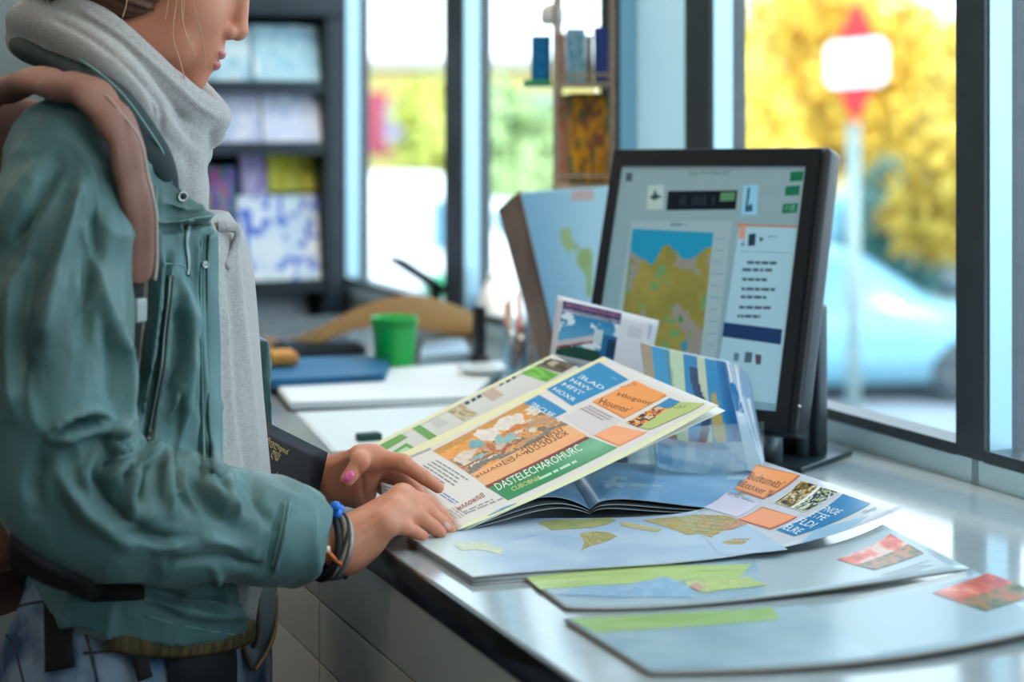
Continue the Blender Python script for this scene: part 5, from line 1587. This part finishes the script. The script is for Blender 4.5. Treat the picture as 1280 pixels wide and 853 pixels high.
rf = np.interp(zz_, [.88, 1.0, 1.15, 1.3, 1.4], [-.13, -.13, -.13, -.12, -.10])
sl, g = fj.sub((-.62, 1.6, .84), (-.15, 2.1, 1.46))
f_ = (g[0] - BC[0]) * BF[0] + (g[1] - BC[1]) * BF[1]; r_ = (g[0] - BC[0]) * BR[0] + (g[1] - BC[1]) * BR[1]
cv = np.maximum(np.maximum(r_ - np.interp(g[2], zz_, rn), np.interp(g[2], zz_, rf) - r_), -(f_ - np.interp(g[2], [1.18, 1.27, 1.33], [.005, -.05, -.10])))
fj.merge(sl, cv, .003, 'carve')
cv = np.maximum(np.maximum(r_ + .02, -.16 - r_), np.maximum(-(f_ + .085), 1.17 - g[2]))
fj.merge(sl, cv, .006, 'carve')
# sleeves
SL = [W(92, 200, 1.705), W(76, 290, 1.672), W(72, 400, 1.652), W(72, 500, 1.642), W(80, 585, 1.640), W(108, 630, 1.650)]
fj.chain(SL, [.064, .069, .071, .070, .068, .066], .02)
FO = [W(100, 628, 1.648), W(150, 638, 1.662), W(225, 650, 1.695), W(300, 658, 1.735), W(352, 668, 1.765), W(397, 679, 1.787)]
fj.chain(FO, [.066, .064, .060, .052, .049, .0465], .02)
fdir = FO[5] - FO[3]; fdir = fdir / np.linalg.norm(fdir); cutp = W(386, 677, 1.780)
sl, g = fj.sub(cutp - .09, cutp + .09)
fj.d[sl] = np.maximum(fj.d[sl], ((g[0] - cutp[0]) * fdir[0] + (g[1] - cutp[1]) * fdir[1] + (g[2] - cutp[2]) * fdir[2]).astype(np.float32))
fj.cone(W(368, 673, 1.774), W(430, 688, 1.806), .040, .040, .002, 'carve')
fj.chain([SHF, ELF], [.050, .055], .02); fj.chain([ELF, ELF + (WRF - ELF) * .45], [.058, .05], .015)
V, Q = fj.surface(); V = relax(V, Q, 2, .5)
fb = [([(150, 200), (156, 260), (155, 330), (150, 405), (147, 450)], 7, .0016), ([(104, 215), (88, 275), (68, 350), (52, 440)], 10, .006), ([(70, 205), (45, 250), (12, 312)], 9, -.008),
      ([(108, 285), (125, 350), (143, 420)], 7, .0035), ([(125, 245), (116, 330), (100, 420)], 10, -.006), ([(40, 330), (30, 400), (34, 480)], 10, -.005), ([(20, 340), (12, 420), (15, 520)], 9, .005),
      ([(150, 420), (158, 470), (156, 515), (150, 535)], 5, .006), ([(132, 400), (142, 460), (140, 510)], 7, -.005),
      ([(72, 541), (92, 530), (116, 523)], 4.5, -.012), ([(62, 540), (85, 524), (112, 515), (138, 520)], 4, .006), ([(64, 550), (86, 548), (108, 540), (132, 537), (150, 545)], 4.5, .008),
      ([(156, 524), (140, 536), (134, 552), (146, 564), (159, 550)], 4, .008), ([(150, 546), (146, 552)], 4, -.006), ([(166, 574), (146, 584), (138, 597), (148, 606)], 4.5, .007), ([(150, 575), (135, 580), (128, 592)], 5, -.006),
      ([(203, 556), (178, 573), (163, 598), (160, 632), (170, 655)], 6, .008), ([(190, 566), (174, 590), (172, 625)], 5, -.006), ([(210, 565), (205, 600), (215, 640)], 6, .006), ([(222, 575), (226, 610), (240, 640)], 6, -.006),
      ([(262, 598), (275, 625), (305, 650)], 7, .005), ([(286, 592), (284, 615), (292, 650)], 6, .005), ([(240, 585), (252, 620), (282, 655)], 7, -.005), ([(310, 600), (322, 635), (345, 660)], 7, -.003),
      ([(70, 585), (100, 632), (160, 680)], 10, .005), ([(110, 580), (140, 630), (190, 668)], 8, -.006), ([(120, 565), (108, 590), (112, 620)], 7, .005), ([(60, 560), (40, 600), (45, 640)], 9, -.005),
      ([(200, 690), (250, 672), (310, 690)], 8, .004), ([(215, 705), (280, 700), (330, 712)], 6, -.004), ([(150, 665), (210, 676), (270, 668)], 7, -.004),
      ([(355, 627), (348, 670), (337, 712)], 3.5, -.0035), ([(361, 627), (354, 672), (343, 716)], 3, .0022),
      # body front
      ([(196, 279), (225, 277), (250, 272), (271, 270)], 3.5, .006), ([(200, 286), (230, 284), (268, 279)], 4, -.0045), ([(205, 252), (235, 262), (268, 258)], 5, .003),
      ([(252, 300), (250, 400), (252, 500), (252, 590)], 3, -.0045), ([(247, 300), (244, 400), (246, 500)], 4, .003), ([(228, 350), (236, 400), (234, 450), (215, 520)], 6, .005), ([(222, 380), (226, 440), (208, 500)], 6, -.006),
      ([(240, 440), (232, 500), (216, 570)], 6, .005), ([(226, 480), (222, 540), (210, 590)], 5, -.005), ([(212, 320), (204, 400), (194, 480), (184, 560)], 4, -.006), ([(204, 320), (196, 400), (185, 480)], 4, .004),
      ([(190, 300), (186, 380), (178, 440), (172, 520)], 6, -.010), ([(270, 520), (262, 560), (268, 590)], 5, .003),
      ([(175, 735), (230, 750), (300, 755)], 6, -.005), ([(190, 748), (250, 768), (310, 772)], 5, .004), ([(270, 715), (280, 745), (305, 775)], 5, .005)]
V = fold(V, Q, [(p, w * 1.0, a * 2.0) for p, w, a in fb])
n_ = vnormals(V, Q)
def ridge(p, s): return 1 - np.abs(2 * vnoise3(p, s) - 1)
wp = V + .02 * np.stack([vnoise3(V * 14, 5), vnoise3(V * 14, 6), vnoise3(V * 14, 7)], 1)
V = V + n_ * (.005 * (vnoise3(V * np.array([22, 22, 11.]), 9) - .5) + .0060 * ridge(wp * np.array([24, 24, 11.]), 15) ** 2 + .0012 * ridge(wp * np.array([60, 60, 26.]), 25) ** 2 - .004)[:, None]
jk = mesh('denim_jacket', V, Q, m_jack, per)
JB = BVHTree.FromPolygons(V.tolist(), Q.tolist())
def ribbon(bvh, path, r, off, name, m, par, ratio=.35, n=6, label=None, rs=None):
    P = smooth_path(path, n) if len(path) > 2 else np.linspace(path[0], path[1], 8)
    pts = []; nn = []
    for p in P:
        h, q = hit(bvh, *p)
        if h is None: continue
        pts.append(h + q * off); nn.append(q)
    if len(pts) < 3: return None
    pts = np.array(pts); nn = np.array(nn)
    for _ in range(2):
        pts[1:-1] = (pts[:-2] + 2 * pts[1:-1] + pts[2:]) / 4; nn[1:-1] = (nn[:-2] + nn[1:-1] + nn[2:]) / 3
    k = MB(); k.tube(pts, r if rs is None else np.interp(np.linspace(0, 1, len(pts)), np.linspace(0, 1, len(rs)), rs), 10, flat=(nn, ratio))
    return k.build(name, m, par, label=label)
# placket, seams, zips
pl = ribbon(JB, [(266, 292), (265, 350), (266, 430), (268, 510), (272, 590)], .010, .0008, 'placket', m_jack, jk, .22)
for q in ([(252, 285), (251, 380), (253, 480), (256, 590)], [(276, 290), (275, 360), (276, 440), (280, 520), (283, 590)], [(357, 628), (350, 670), (339, 712)], [(362, 629), (355, 672), (344, 714)], [(395, 628), (397, 670), (392, 730)],
          [(198, 279), (225, 277), (250, 272), (270, 270)], [(205, 330), (228, 331), (232, 340)], [(204, 334), (196, 420), (184, 500)], [(216, 334), (209, 420), (196, 500)], [(225, 276), (233, 310), (240, 350)],
          [(195, 232), (196, 262), (200, 280)], [(180, 770), (240, 785), (300, 795)]):
    ribbon(JB, q, .0009, .0003, 'seam', m_seam, jk, .6)
m_zip = mat('zip_metal', srgb('#6d7f80'), .35, metal=.8)
zp = ribbon(JB, [(213, 345), (208, 400), (202, 460), (192, 520), (186, 552)], .0042, .0006, 'pocket_zip', mat('zip_tape', srgb('#3a3a34'), .7), jk, .3)
ribbon(JB, [(213, 345), (208, 400), (202, 460), (192, 520), (186, 552)], .0016, .0022, 'zip_teeth', m_zip, zp, .7)
ribbon(JB, [(235, 282), (233, 305), (236, 330), (234, 345)], .003, .001, 'front_zip', m_zip, jk, .4)
m_btn = mat('pewter_button', srgb('#a9b0ae'), .35, metal=.7)
def button(px, py, r, hole=False):
    h, n = hit(JB, px, py)
    if h is None: return
    e = np.cross(n, [0, 0, 1]); e /= np.linalg.norm(e); ax = np.array([e, np.cross(n, e), n])
    k = MB(); k.lathe(h, [(r, -.001), (r, .0016), (r * .82, .0026), (r * .66, .0016), (r * .3, .0014), (r * .28, .0026 if not hole else -.0005), (0, .0028 if not hole else -.0008)], 24, ax=ax); b = k.build('button', m_btn, jk)
    if hole:
        k = MB(); k.lathe(h + n * .0006, [(r * .42, 0), (r * .42, .0012), (0, .0013)], 16, ax=ax); k.build('eyelet_hole', m_jdark, b)
for a in ((265, 424, .0058), (270, 577, .0058), (228, 246, .0056, True), (256, 331, .004)): button(*a)
# collar, dark inside
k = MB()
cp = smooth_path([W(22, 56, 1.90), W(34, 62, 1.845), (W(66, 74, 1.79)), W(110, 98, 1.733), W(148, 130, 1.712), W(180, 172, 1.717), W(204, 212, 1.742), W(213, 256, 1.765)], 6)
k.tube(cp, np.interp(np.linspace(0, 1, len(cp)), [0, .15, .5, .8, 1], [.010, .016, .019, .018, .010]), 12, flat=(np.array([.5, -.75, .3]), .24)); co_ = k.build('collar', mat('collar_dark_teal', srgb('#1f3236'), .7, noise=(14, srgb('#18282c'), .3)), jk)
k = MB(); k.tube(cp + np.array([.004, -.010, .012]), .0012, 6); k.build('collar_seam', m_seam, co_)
# far front edge of the open jacket
fe = Sheet([[W(304, 372, 1.915), W(292, 372, 1.90)], [W(322, 470, 1.925), W(308, 470, 1.90)], [W(334, 585, 1.925), W(318, 590, 1.90)], [W(344, 700, 1.87), W(322, 700, 1.85)], [W(345, 785, 1.835), W(324, 790, 1.82)], [W(318, 838, 1.805), W(304, 800, 1.80)]])
fe.paper(c_('#5d6a6c'), c_('#2a3436'), 30, 6, .006, c_('#6a5a4a')); fe.build('far_front_edge', mat('jacket_far_edge', rough=.7, attr=True, bump=('weave', 400, .3)), jk)
k = MB(); k.tube(smooth_path([W(345, 742, 1.850), W(344, 785, 1.832), W(334, 815, 1.815), W(319, 838, 1.802)], 6), .0022, 8); k.build('zip_teeth', mat('brass_zip', srgb('#8a6a4c'), .4, metal=.6), jk)
# hem lining
hp = []; hn = []
for r0 in np.linspace(.154, -.0, 24):
    w_ = np.interp(.91, ZS, WS) + .008; d_ = np.interp(.91, ZS, DS) + .008; ff = np.interp(.91, ZS, OS) + d_ * math.sqrt(max(0, 1 - (r0 / w_) ** 2)); p = body(ff, r0, .909 - .30 * max(0, ff - .02))
    if P2(p)[0] > 318: break
    hp.append(p); hn.append(BF * ff / d_ ** 2 + BR * r0 / w_ ** 2)
k = MB(); k.tube(hp, .0125, 10, flat=(np.array(hn), .3)); k.build('hem_lining', mat('plaid_lining', srgb('#6a5a34'), .8, noise=(40, srgb('#3a3420'), .15, (6, 6, .5))), jk)

# ---------- jeans
m_jean = mat('acid_wash_denim', srgb('#8fa2b8'), .8, noise=(16, srgb('#2f4a72'), .10), bump=('weave', 380, .4))
fj = Field((-0.68, 1.52, 0.04), (-0.14, 2.14, 0.96), 0.006)
for (z0, z1, w0, w1, d0, d1, o0, o1) in ((.93, .86, .150, .170, .112, .128, -.02, -.03), (.98, .93, .14, .150, .105, .112, -.012, -.02), (.86, .78, .170, .176, .128, .130, -.03, -.035)):
    for t in np.linspace(0, 1, 5):
        z = z0 + (z1 - z0) * t
        fj.ell(body(o0 + (o1 - o0) * t, 0, z), (d0 + (d1 - d0) * t, w0 + (w1 - w0) * t, .05), np.array([BF, BR, BZ]), .01)
for s in (-1, 1):
    fj.chain([body(-.03, s * .085, .80), body(-.01, s * .092, .50), body(-.035, s * .095, .08)], [.092, .068, .055], .02)
V, Q = fj.surface(); V = relax(V, Q, 2, .5)
V = fold(V, Q, [([(0, 790), (40, 765), (58, 760)], 5, .004), ([(100, 800), (125, 815), (150, 840)], 5, .003), ([(0, 760), (30, 735), (50, 725)], 4, -.004)])
je = mesh('jeans', V, Q, m_jean, per)
JEB = BVHTree.FromPolygons(V.tolist(), Q.tolist())
m_jseam = mat('jeans_seam', srgb('#3a3f4a'), .7)
for q in ([(-5, 775), (25, 758), (58, 752)], [(0, 785), (18, 810), (30, 853)], [(92, 765), (110, 800), (122, 853)], [(105, 817), (150, 812), (205, 800)], [(90, 752), (150, 768), (205, 782)]):
    ribbon(JEB, q, .0016, .0006, 'seam', m_jseam, je, .6)
bl = ribbon(JEB, [(92, 742), (120, 752), (160, 764), (210, 780)], .012, .001, 'waistband', mat('waistband_brown', srgb('#4a3a26'), .7), je, .25)
h, n = hit(JEB, 139, 756)
if h is not None:
    e = np.cross(n, [0, 0, 1]); e /= np.linalg.norm(e); f2_ = np.cross(n, e)
    k = MB(); k.tube([h + n * .005 + .0058 * (math.cos(t) * e + math.sin(t) * f2_) for t in np.linspace(0, 2 * PI, 25)[:-1]], .0018, 8, closed=True); k.build('grommet', mat('brass_ring', srgb('#b9a888'), .3, metal=.9), je)
m_shoe = mat('shoe_canvas', srgb('#d8d6d0'), .7)
for s in (-1, 1):
    f2 = Field(body(-.2, s * .095, 0) - .12, body(.2, s * .095, .14) + .1, .006)
    f2.ell(body(.03, s * .095, .035), (.135, .045, .035), np.array([BF, BR, BZ]), .02); f2.ell(body(-.035, s * .095, .06), (.06, .04, .05), np.array([BF, BR, BZ]), .03)
    v_, q_ = f2.surface(); v_[:, 2] = np.maximum(v_[:, 2], .001); mesh('shoe', v_, q_, m_shoe, per)

# ---------- bracelets on the near wrist
wd = WRN - ELN; wd = wd / np.linalg.norm(wd)
we = np.cross(wd, [0, 0, 1]); we /= np.linalg.norm(we); wf = np.cross(we, wd)
def wring(c, r, rr, name, m, label=None, squash=.92, tilt=0.0, n=40, beads=0):
    d2 = wd + tilt * wf; pts = [c + r * (math.cos(t) * we * squash + math.sin(t) * (wf - tilt * wd)) for t in np.linspace(0, 2 * PI, n + 1)[:-1]]
    k = MB()
    if beads:
        for i in range(beads):
            t = 2 * PI * i / beads; p = c + r * (math.cos(t) * we * squash + math.sin(t) * wf)
            k.lathe(p, [(0, -rr), (rr * .75, -rr * .65), (rr, 0), (rr * .75, rr * .65), (0, rr)], 10)
    else: k.tube(pts, rr, 8, closed=True)
    return k.build(name, m, per, label=label)
WC = W(417, 684, 1.794)
wring(WC - wd * .006, .0335, .0032, 'bracelet', mat('woven_pale', srgb('#a89a8a'), .8, bump=('weave', 500, .8)), 'pale woven bracelet', 1.0)
wring(WC + wd * .002, .0325, .0028, 'bracelet', mat('silver_chain', srgb('#9a9a94'), .4, metal=.6, bump=('noise', 500, .8)), 'silver chain bracelet', 1.0)
wring(WC - wd * .013, .0345, .0036, 'bracelet', mat('black_cord', srgb('#15181a'), .7), 'black cord bracelet', 1.0, .15)
wring(WC - wd * .010, .0355, .0022, 'bracelet', mat('black_cord', srgb('#15181a'), .7), 'thin black cord bracelet', 1.0, -.25)
k = MB()
for dx, dy in ((0, 0), (5, 4), (2, 9)):
    k.lathe(W(419 + dx, 633 + dy, 1.772 + .002 * dx), [(0, -.0055), (.0045, -.004), (.006, 0), (.0045, .004), (0, .0055)], 14)
k.build('bracelet', mat('blue_beads', srgb('#1f6fd0'), .2, spec=.6), per, label='blue bead bracelet')
k = MB(); k.tube(smooth_path([W(408, 688, 1.752), W(416, 697, 1.754), W(426, 706, 1.762)], 5), .0026, 8); k.build('bracelet', mat('orange_cord', srgb('#c9682c'), .6), per, label='orange cord tie')
k = MB(); k.lathe(W(408, 687, 1.752), [(0, -.004), (.0036, -.003), (.0042, 0), (.0036, .003), (0, .004)], 12); k.build('bracelet_bead', mat('cream_bead', srgb('#e0c4b4'), .3), per)
k = MB(); k.tube(smooth_path([W(405, 700, 1.765), W(410, 720, 1.768), W(425, 722, 1.775), W(433, 712, 1.785), W(432, 722, 1.785), W(424, 716, 1.78)], 6), .0024, 8); k.build('bracelet', mat('black_cord', srgb('#15181a'), .7), per, label='knotted black cord ends')

# ================================================================== backpack
bpk = thing('backpack', body(-.20, 0, .95), 'dusty brown backpack worn on the shoulders, padded strap over the jacket', 'backpack')
m_bag = mat('backpack_fabric', srgb('#8f6454'), .6, noise=(12, srgb('#7a5244'), .3), bump=('noise', 120, .4))
m_web = mat('black_webbing', srgb('#0c0d0f'), .8)
f2 = Field(body(-.25, 0, 1.1) - .35, body(-.25, 0, 1.1) + .35, .005)
for z in np.linspace(.95, 1.36, 6): f2.ell(body(-.225, 0, z), (.075, .15, .09), np.array([BF, BR, BZ]), .03)
f2.cone(W(-14, 555, 1.775), W(2, 672, 1.755), .045, .035, .02)
V, Q = f2.surface(); V = relax(V, Q, 1, .5); mesh('bag_body', V, Q, m_bag, bpk)
sp = [W(-30, 130, 1.80), W(0, 112, 1.745), W(40, 104, 1.70), (W(80, 106, 1.672)), W(118, 122, 1.655), W(146, 156, 1.652), W(163, 205, 1.657), W(172, 255, 1.668), W(176, 305, 1.682), W(172, 345, 1.69)]
P = smooth_path(sp, 8)
fl = np.array([np.array([0.1, -.45, .9]) * (1 - s) + np.array([.92, -.40, .1]) * s for s in np.clip((np.linspace(0, 1, len(P)) - .28) / .3, 0, 1)])
wr_ = .0255 + .0018 * np.sin(np.linspace(0, 60, len(P))) * np.linspace(1.3, .2, len(P))
k = MB(); P = P + fl * (.0035 * np.sin(np.linspace(0, 34, len(P))) * np.linspace(1, .15, len(P)))[:, None]; k.tube(P, wr_ * np.interp(np.linspace(0, 1, len(P)), [0, .8, 1], [1, 1, .75]), 14, flat=(fl, .40)); sb_ = k.build('shoulder_strap', m_bag, bpk)
k = MB(); k.tube((P + fl * .006 + np.array([.012, -.004, -.004]))[22:], np.linspace(.0004, .0022, len(P) - 22), 6); k.build('strap_piping', mat('strap_piping', srgb('#b9a49c'), .6), sb_)
k = MB(); k.tube(smooth_path([W(173, 340, 1.688), W(170, 400, 1.69), W(163, 470, 1.70), W(150, 540, 1.71)], 6), .011, 8, flat=(BF, .15)); k.build('webbing', m_web, bpk)
k = MB(); k.box(W(172, 388, 1.684), (.018, .012, .024), np.array([BR, BF, BZ]), bev=.003); k.build('buckle', mat('grey_buckle', srgb('#8f9a98'), .4), bpk)
ribbon(JEB, [(70, 690), (74, 715), (76, 765), (78, 838)], .0165, .006, 'hip_strap', m_web, bpk, .12)
ribbon(JEB, [(158, 745), (166, 770), (170, 800), (172, 825), (178, 846)], .0080, .012, 'loose_strap', m_web, bpk, .25)
k = MB(); q = [hit(JEB, *p)[0] for p in ((40, 712), (165, 742), (160, 715), (110, 660), (52, 650))]
ribbon(JB, [(24, 690), (60, 712), (100, 727), (140, 736), (178, 742)], .020, .004, 'hip_belt', m_web, bpk, .25, rs=[.036, .030, .020, .012, .007])
patch(JEB, [(208, 792), (250, 797), (291, 797), (293, 830), (292, 875), (250, 880), (208, 875), (207, 830)], .004, .010, 'hip_pouch', mat('pouch_black', srgb('#14181c'), .8), bpk)

# ================================================================== passport and the small folded leaflet in the far hand
pp = thing('passport', W(370, 585, 1.935), 'dark passport with gold lettering held in the farther hand against the body', 'passport')
ps = Sheet([[W(302, 604, 1.905), W(318, 527, 1.915)], [W(386, 638, 1.930), W(400, 567, 1.940)]])
m_pass = mat('passport_leather', rough=.5, attr=True)
ps.paper(c_('#26282e'), c_('#202228'), 8, 8, .0016, c_('#3a3c42'))
gold = c_('#d9b26a')
ps.text('რვლqmd', [(332, 556), (358, 571), (335, 546)], gold, 2); ps.text('ლШ', [(337, 572), (345, 580), (343, 560)], gold, 2)
ps.text('ԺmოıოԱտ', [(341, 599), (371, 612), (344, 589)], gold, 2); ps.text('ᴦcıɪ,', [(347, 608), (362, 615), (349, 603)], c_('#b08a4a'), 2)
ps.build('cover', m_pass, pp)
p2 = Sheet([[W(310, 606, 1.912), W(326, 524, 1.922)], [W(394, 634, 1.937), W(410, 566, 1.947)]]); p2.paper(c_('#1c2a30'), None, 4, 4, .0018, c_('#2c3a40')); p2.build('back_cover', m_pass, pp)
sl_ = thing('folded_leaflet', W(492, 622, 1.95), 'tiny white folded leaflet peeking out between the two hands', 'leaflet')
ss = Sheet([[W(478, 628, 1.925), W(476, 603, 1.93)], [W(506, 632, 1.915), W(508, 612, 1.92)]]); ss.paper(c_('#d9dfe6'), None, 4, 4, .0008)
ss.lines([(480, 622), (505, 628), (506, 614), (480, 606)], 4, c_('#7f8fa6'), 1, 3, .3, .4); ss.build('leaflet_sheet', m_print, sl_)
# ================================================================== camera, light
cam = bpy.data.cameras.new('camera'); co = bpy.data.objects.new('camera', cam); COL.objects.link(co)
co.location = (0, 0, CAMH); co.rotation_euler = (PI / 2, 0, 0)
cam.lens = FPX * 36.0 / 1280; cam.sensor_width = 36; cam.shift_y = (HOR - 426.5) / 1280.0
cam.clip_end = 400; cam.clip_start = 0.05
cam.dof.use_dof = True; cam.dof.focus_distance = 1.92; cam.dof.aperture_fstop = 2.7
SC.camera = co

w = bpy.data.worlds.new('sky'); SC.world = w; w.use_nodes = True
nt = w.node_tree; bg = nt.nodes['Background']
tc = nt.nodes.new('ShaderNodeTexCoord'); sx = nt.nodes.new('ShaderNodeSeparateXYZ'); nt.links.new(tc.outputs['Generated'], sx.inputs[0])
rp = nt.nodes.new('ShaderNodeValToRGB')
e = rp.color_ramp.elements
e[0].position = 0.0; e[0].color = (0.80, 0.94, 1.0, 1)
e[1].position = 0.6; e[1].color = (0.50, 0.78, 0.98, 1)
e2 = rp.color_ramp.elements.new(0.12); e2.color = (0.80, 0.95, 1.0, 1)
nt.links.new(sx.outputs['Z'], rp.inputs['Fac']); nt.links.new(rp.outputs['Color'], bg.inputs['Color'])
bg.inputs['Strength'].default_value = 3.5

def light(name, typ, loc, rot=None, energy=10, col=(1, 1, 1), size=1, size_y=None, target=None):
    l = bpy.data.lights.new(name, typ); l.energy = energy; l.color = col
    if typ == 'AREA':
        l.size = size
        if size_y: l.shape = 'RECTANGLE'; l.size_y = size_y
    o = bpy.data.objects.new(name, l); COL.objects.link(o); o.location = Vector([float(x) for x in loc])
    if target is not None:
        o.rotation_euler = (Vector([float(x) for x in target]) - o.location).to_track_quat('-Z', 'Y').to_euler()
    elif rot is not None: o.rotation_euler = rot
    return o, l
o, l = light('sun', 'SUN', (0, 0, 20), energy=3.4, col=(1.0, .93, .80))
l.angle = math.radians(1.5)
o.rotation_euler = Vector((-.42, .72, -.62)).to_track_quat('-Z', 'Y').to_euler()
# sky portal over the whole window band
o, l = light('window_portal', 'AREA', room(1.49, 0.9, 1.85), energy=1, size=7.6, size_y=1.7, target=room(0, 0.9, 1.85))
l.cycles.is_portal = True
# ceiling panels added out of view to fill the room with warm light
m_fillglow = mat('ceiling_panel_glow', (1, .86, .70), emit=9.0)
m_fillframe = mat('ceiling_panel_frame', srgb('#d0d0d0'), .4)
for i, (a, b) in enumerate(((-1.6, 3.4), (-1.3, 0.4), (0.0, 3.1), (0.75, 0.2), (0.75, 1.8), (0.75, 3.4))):
    t = thing('ceiling_lamp', room(a, b, 2.9), 'square ceiling panel lamp', 'lamp', 'ceiling panel lamps out of the frame')
    k = MB(); rbox(k, a - .32, a + .32, b - .32, b + .32, 2.875, 2.899, bev=.004); k.build('frame', m_fillframe, t)
    k = MB(); rbox(k, a - .29, a + .29, b - .29, b + .29, 2.868, 2.876); k.build('diffuser', m_fillglow, t, smooth=False)

vs = SC.view_settings
SC.display_settings.display_device = 'sRGB'
vs.view_transform = 'Standard'; vs.look = 'None'; vs.exposure = 0.0; vs.gamma = 1.0; vs.use_curve_mapping = False
SC.cycles.use_denoising = True
SC.cycles.max_bounces = 8; SC.cycles.transparent_max_bounces = 16
SC.cycles.sample_clamp_indirect = 6
SC.cycles.caustics_reflective = False; SC.cycles.caustics_refractive = False
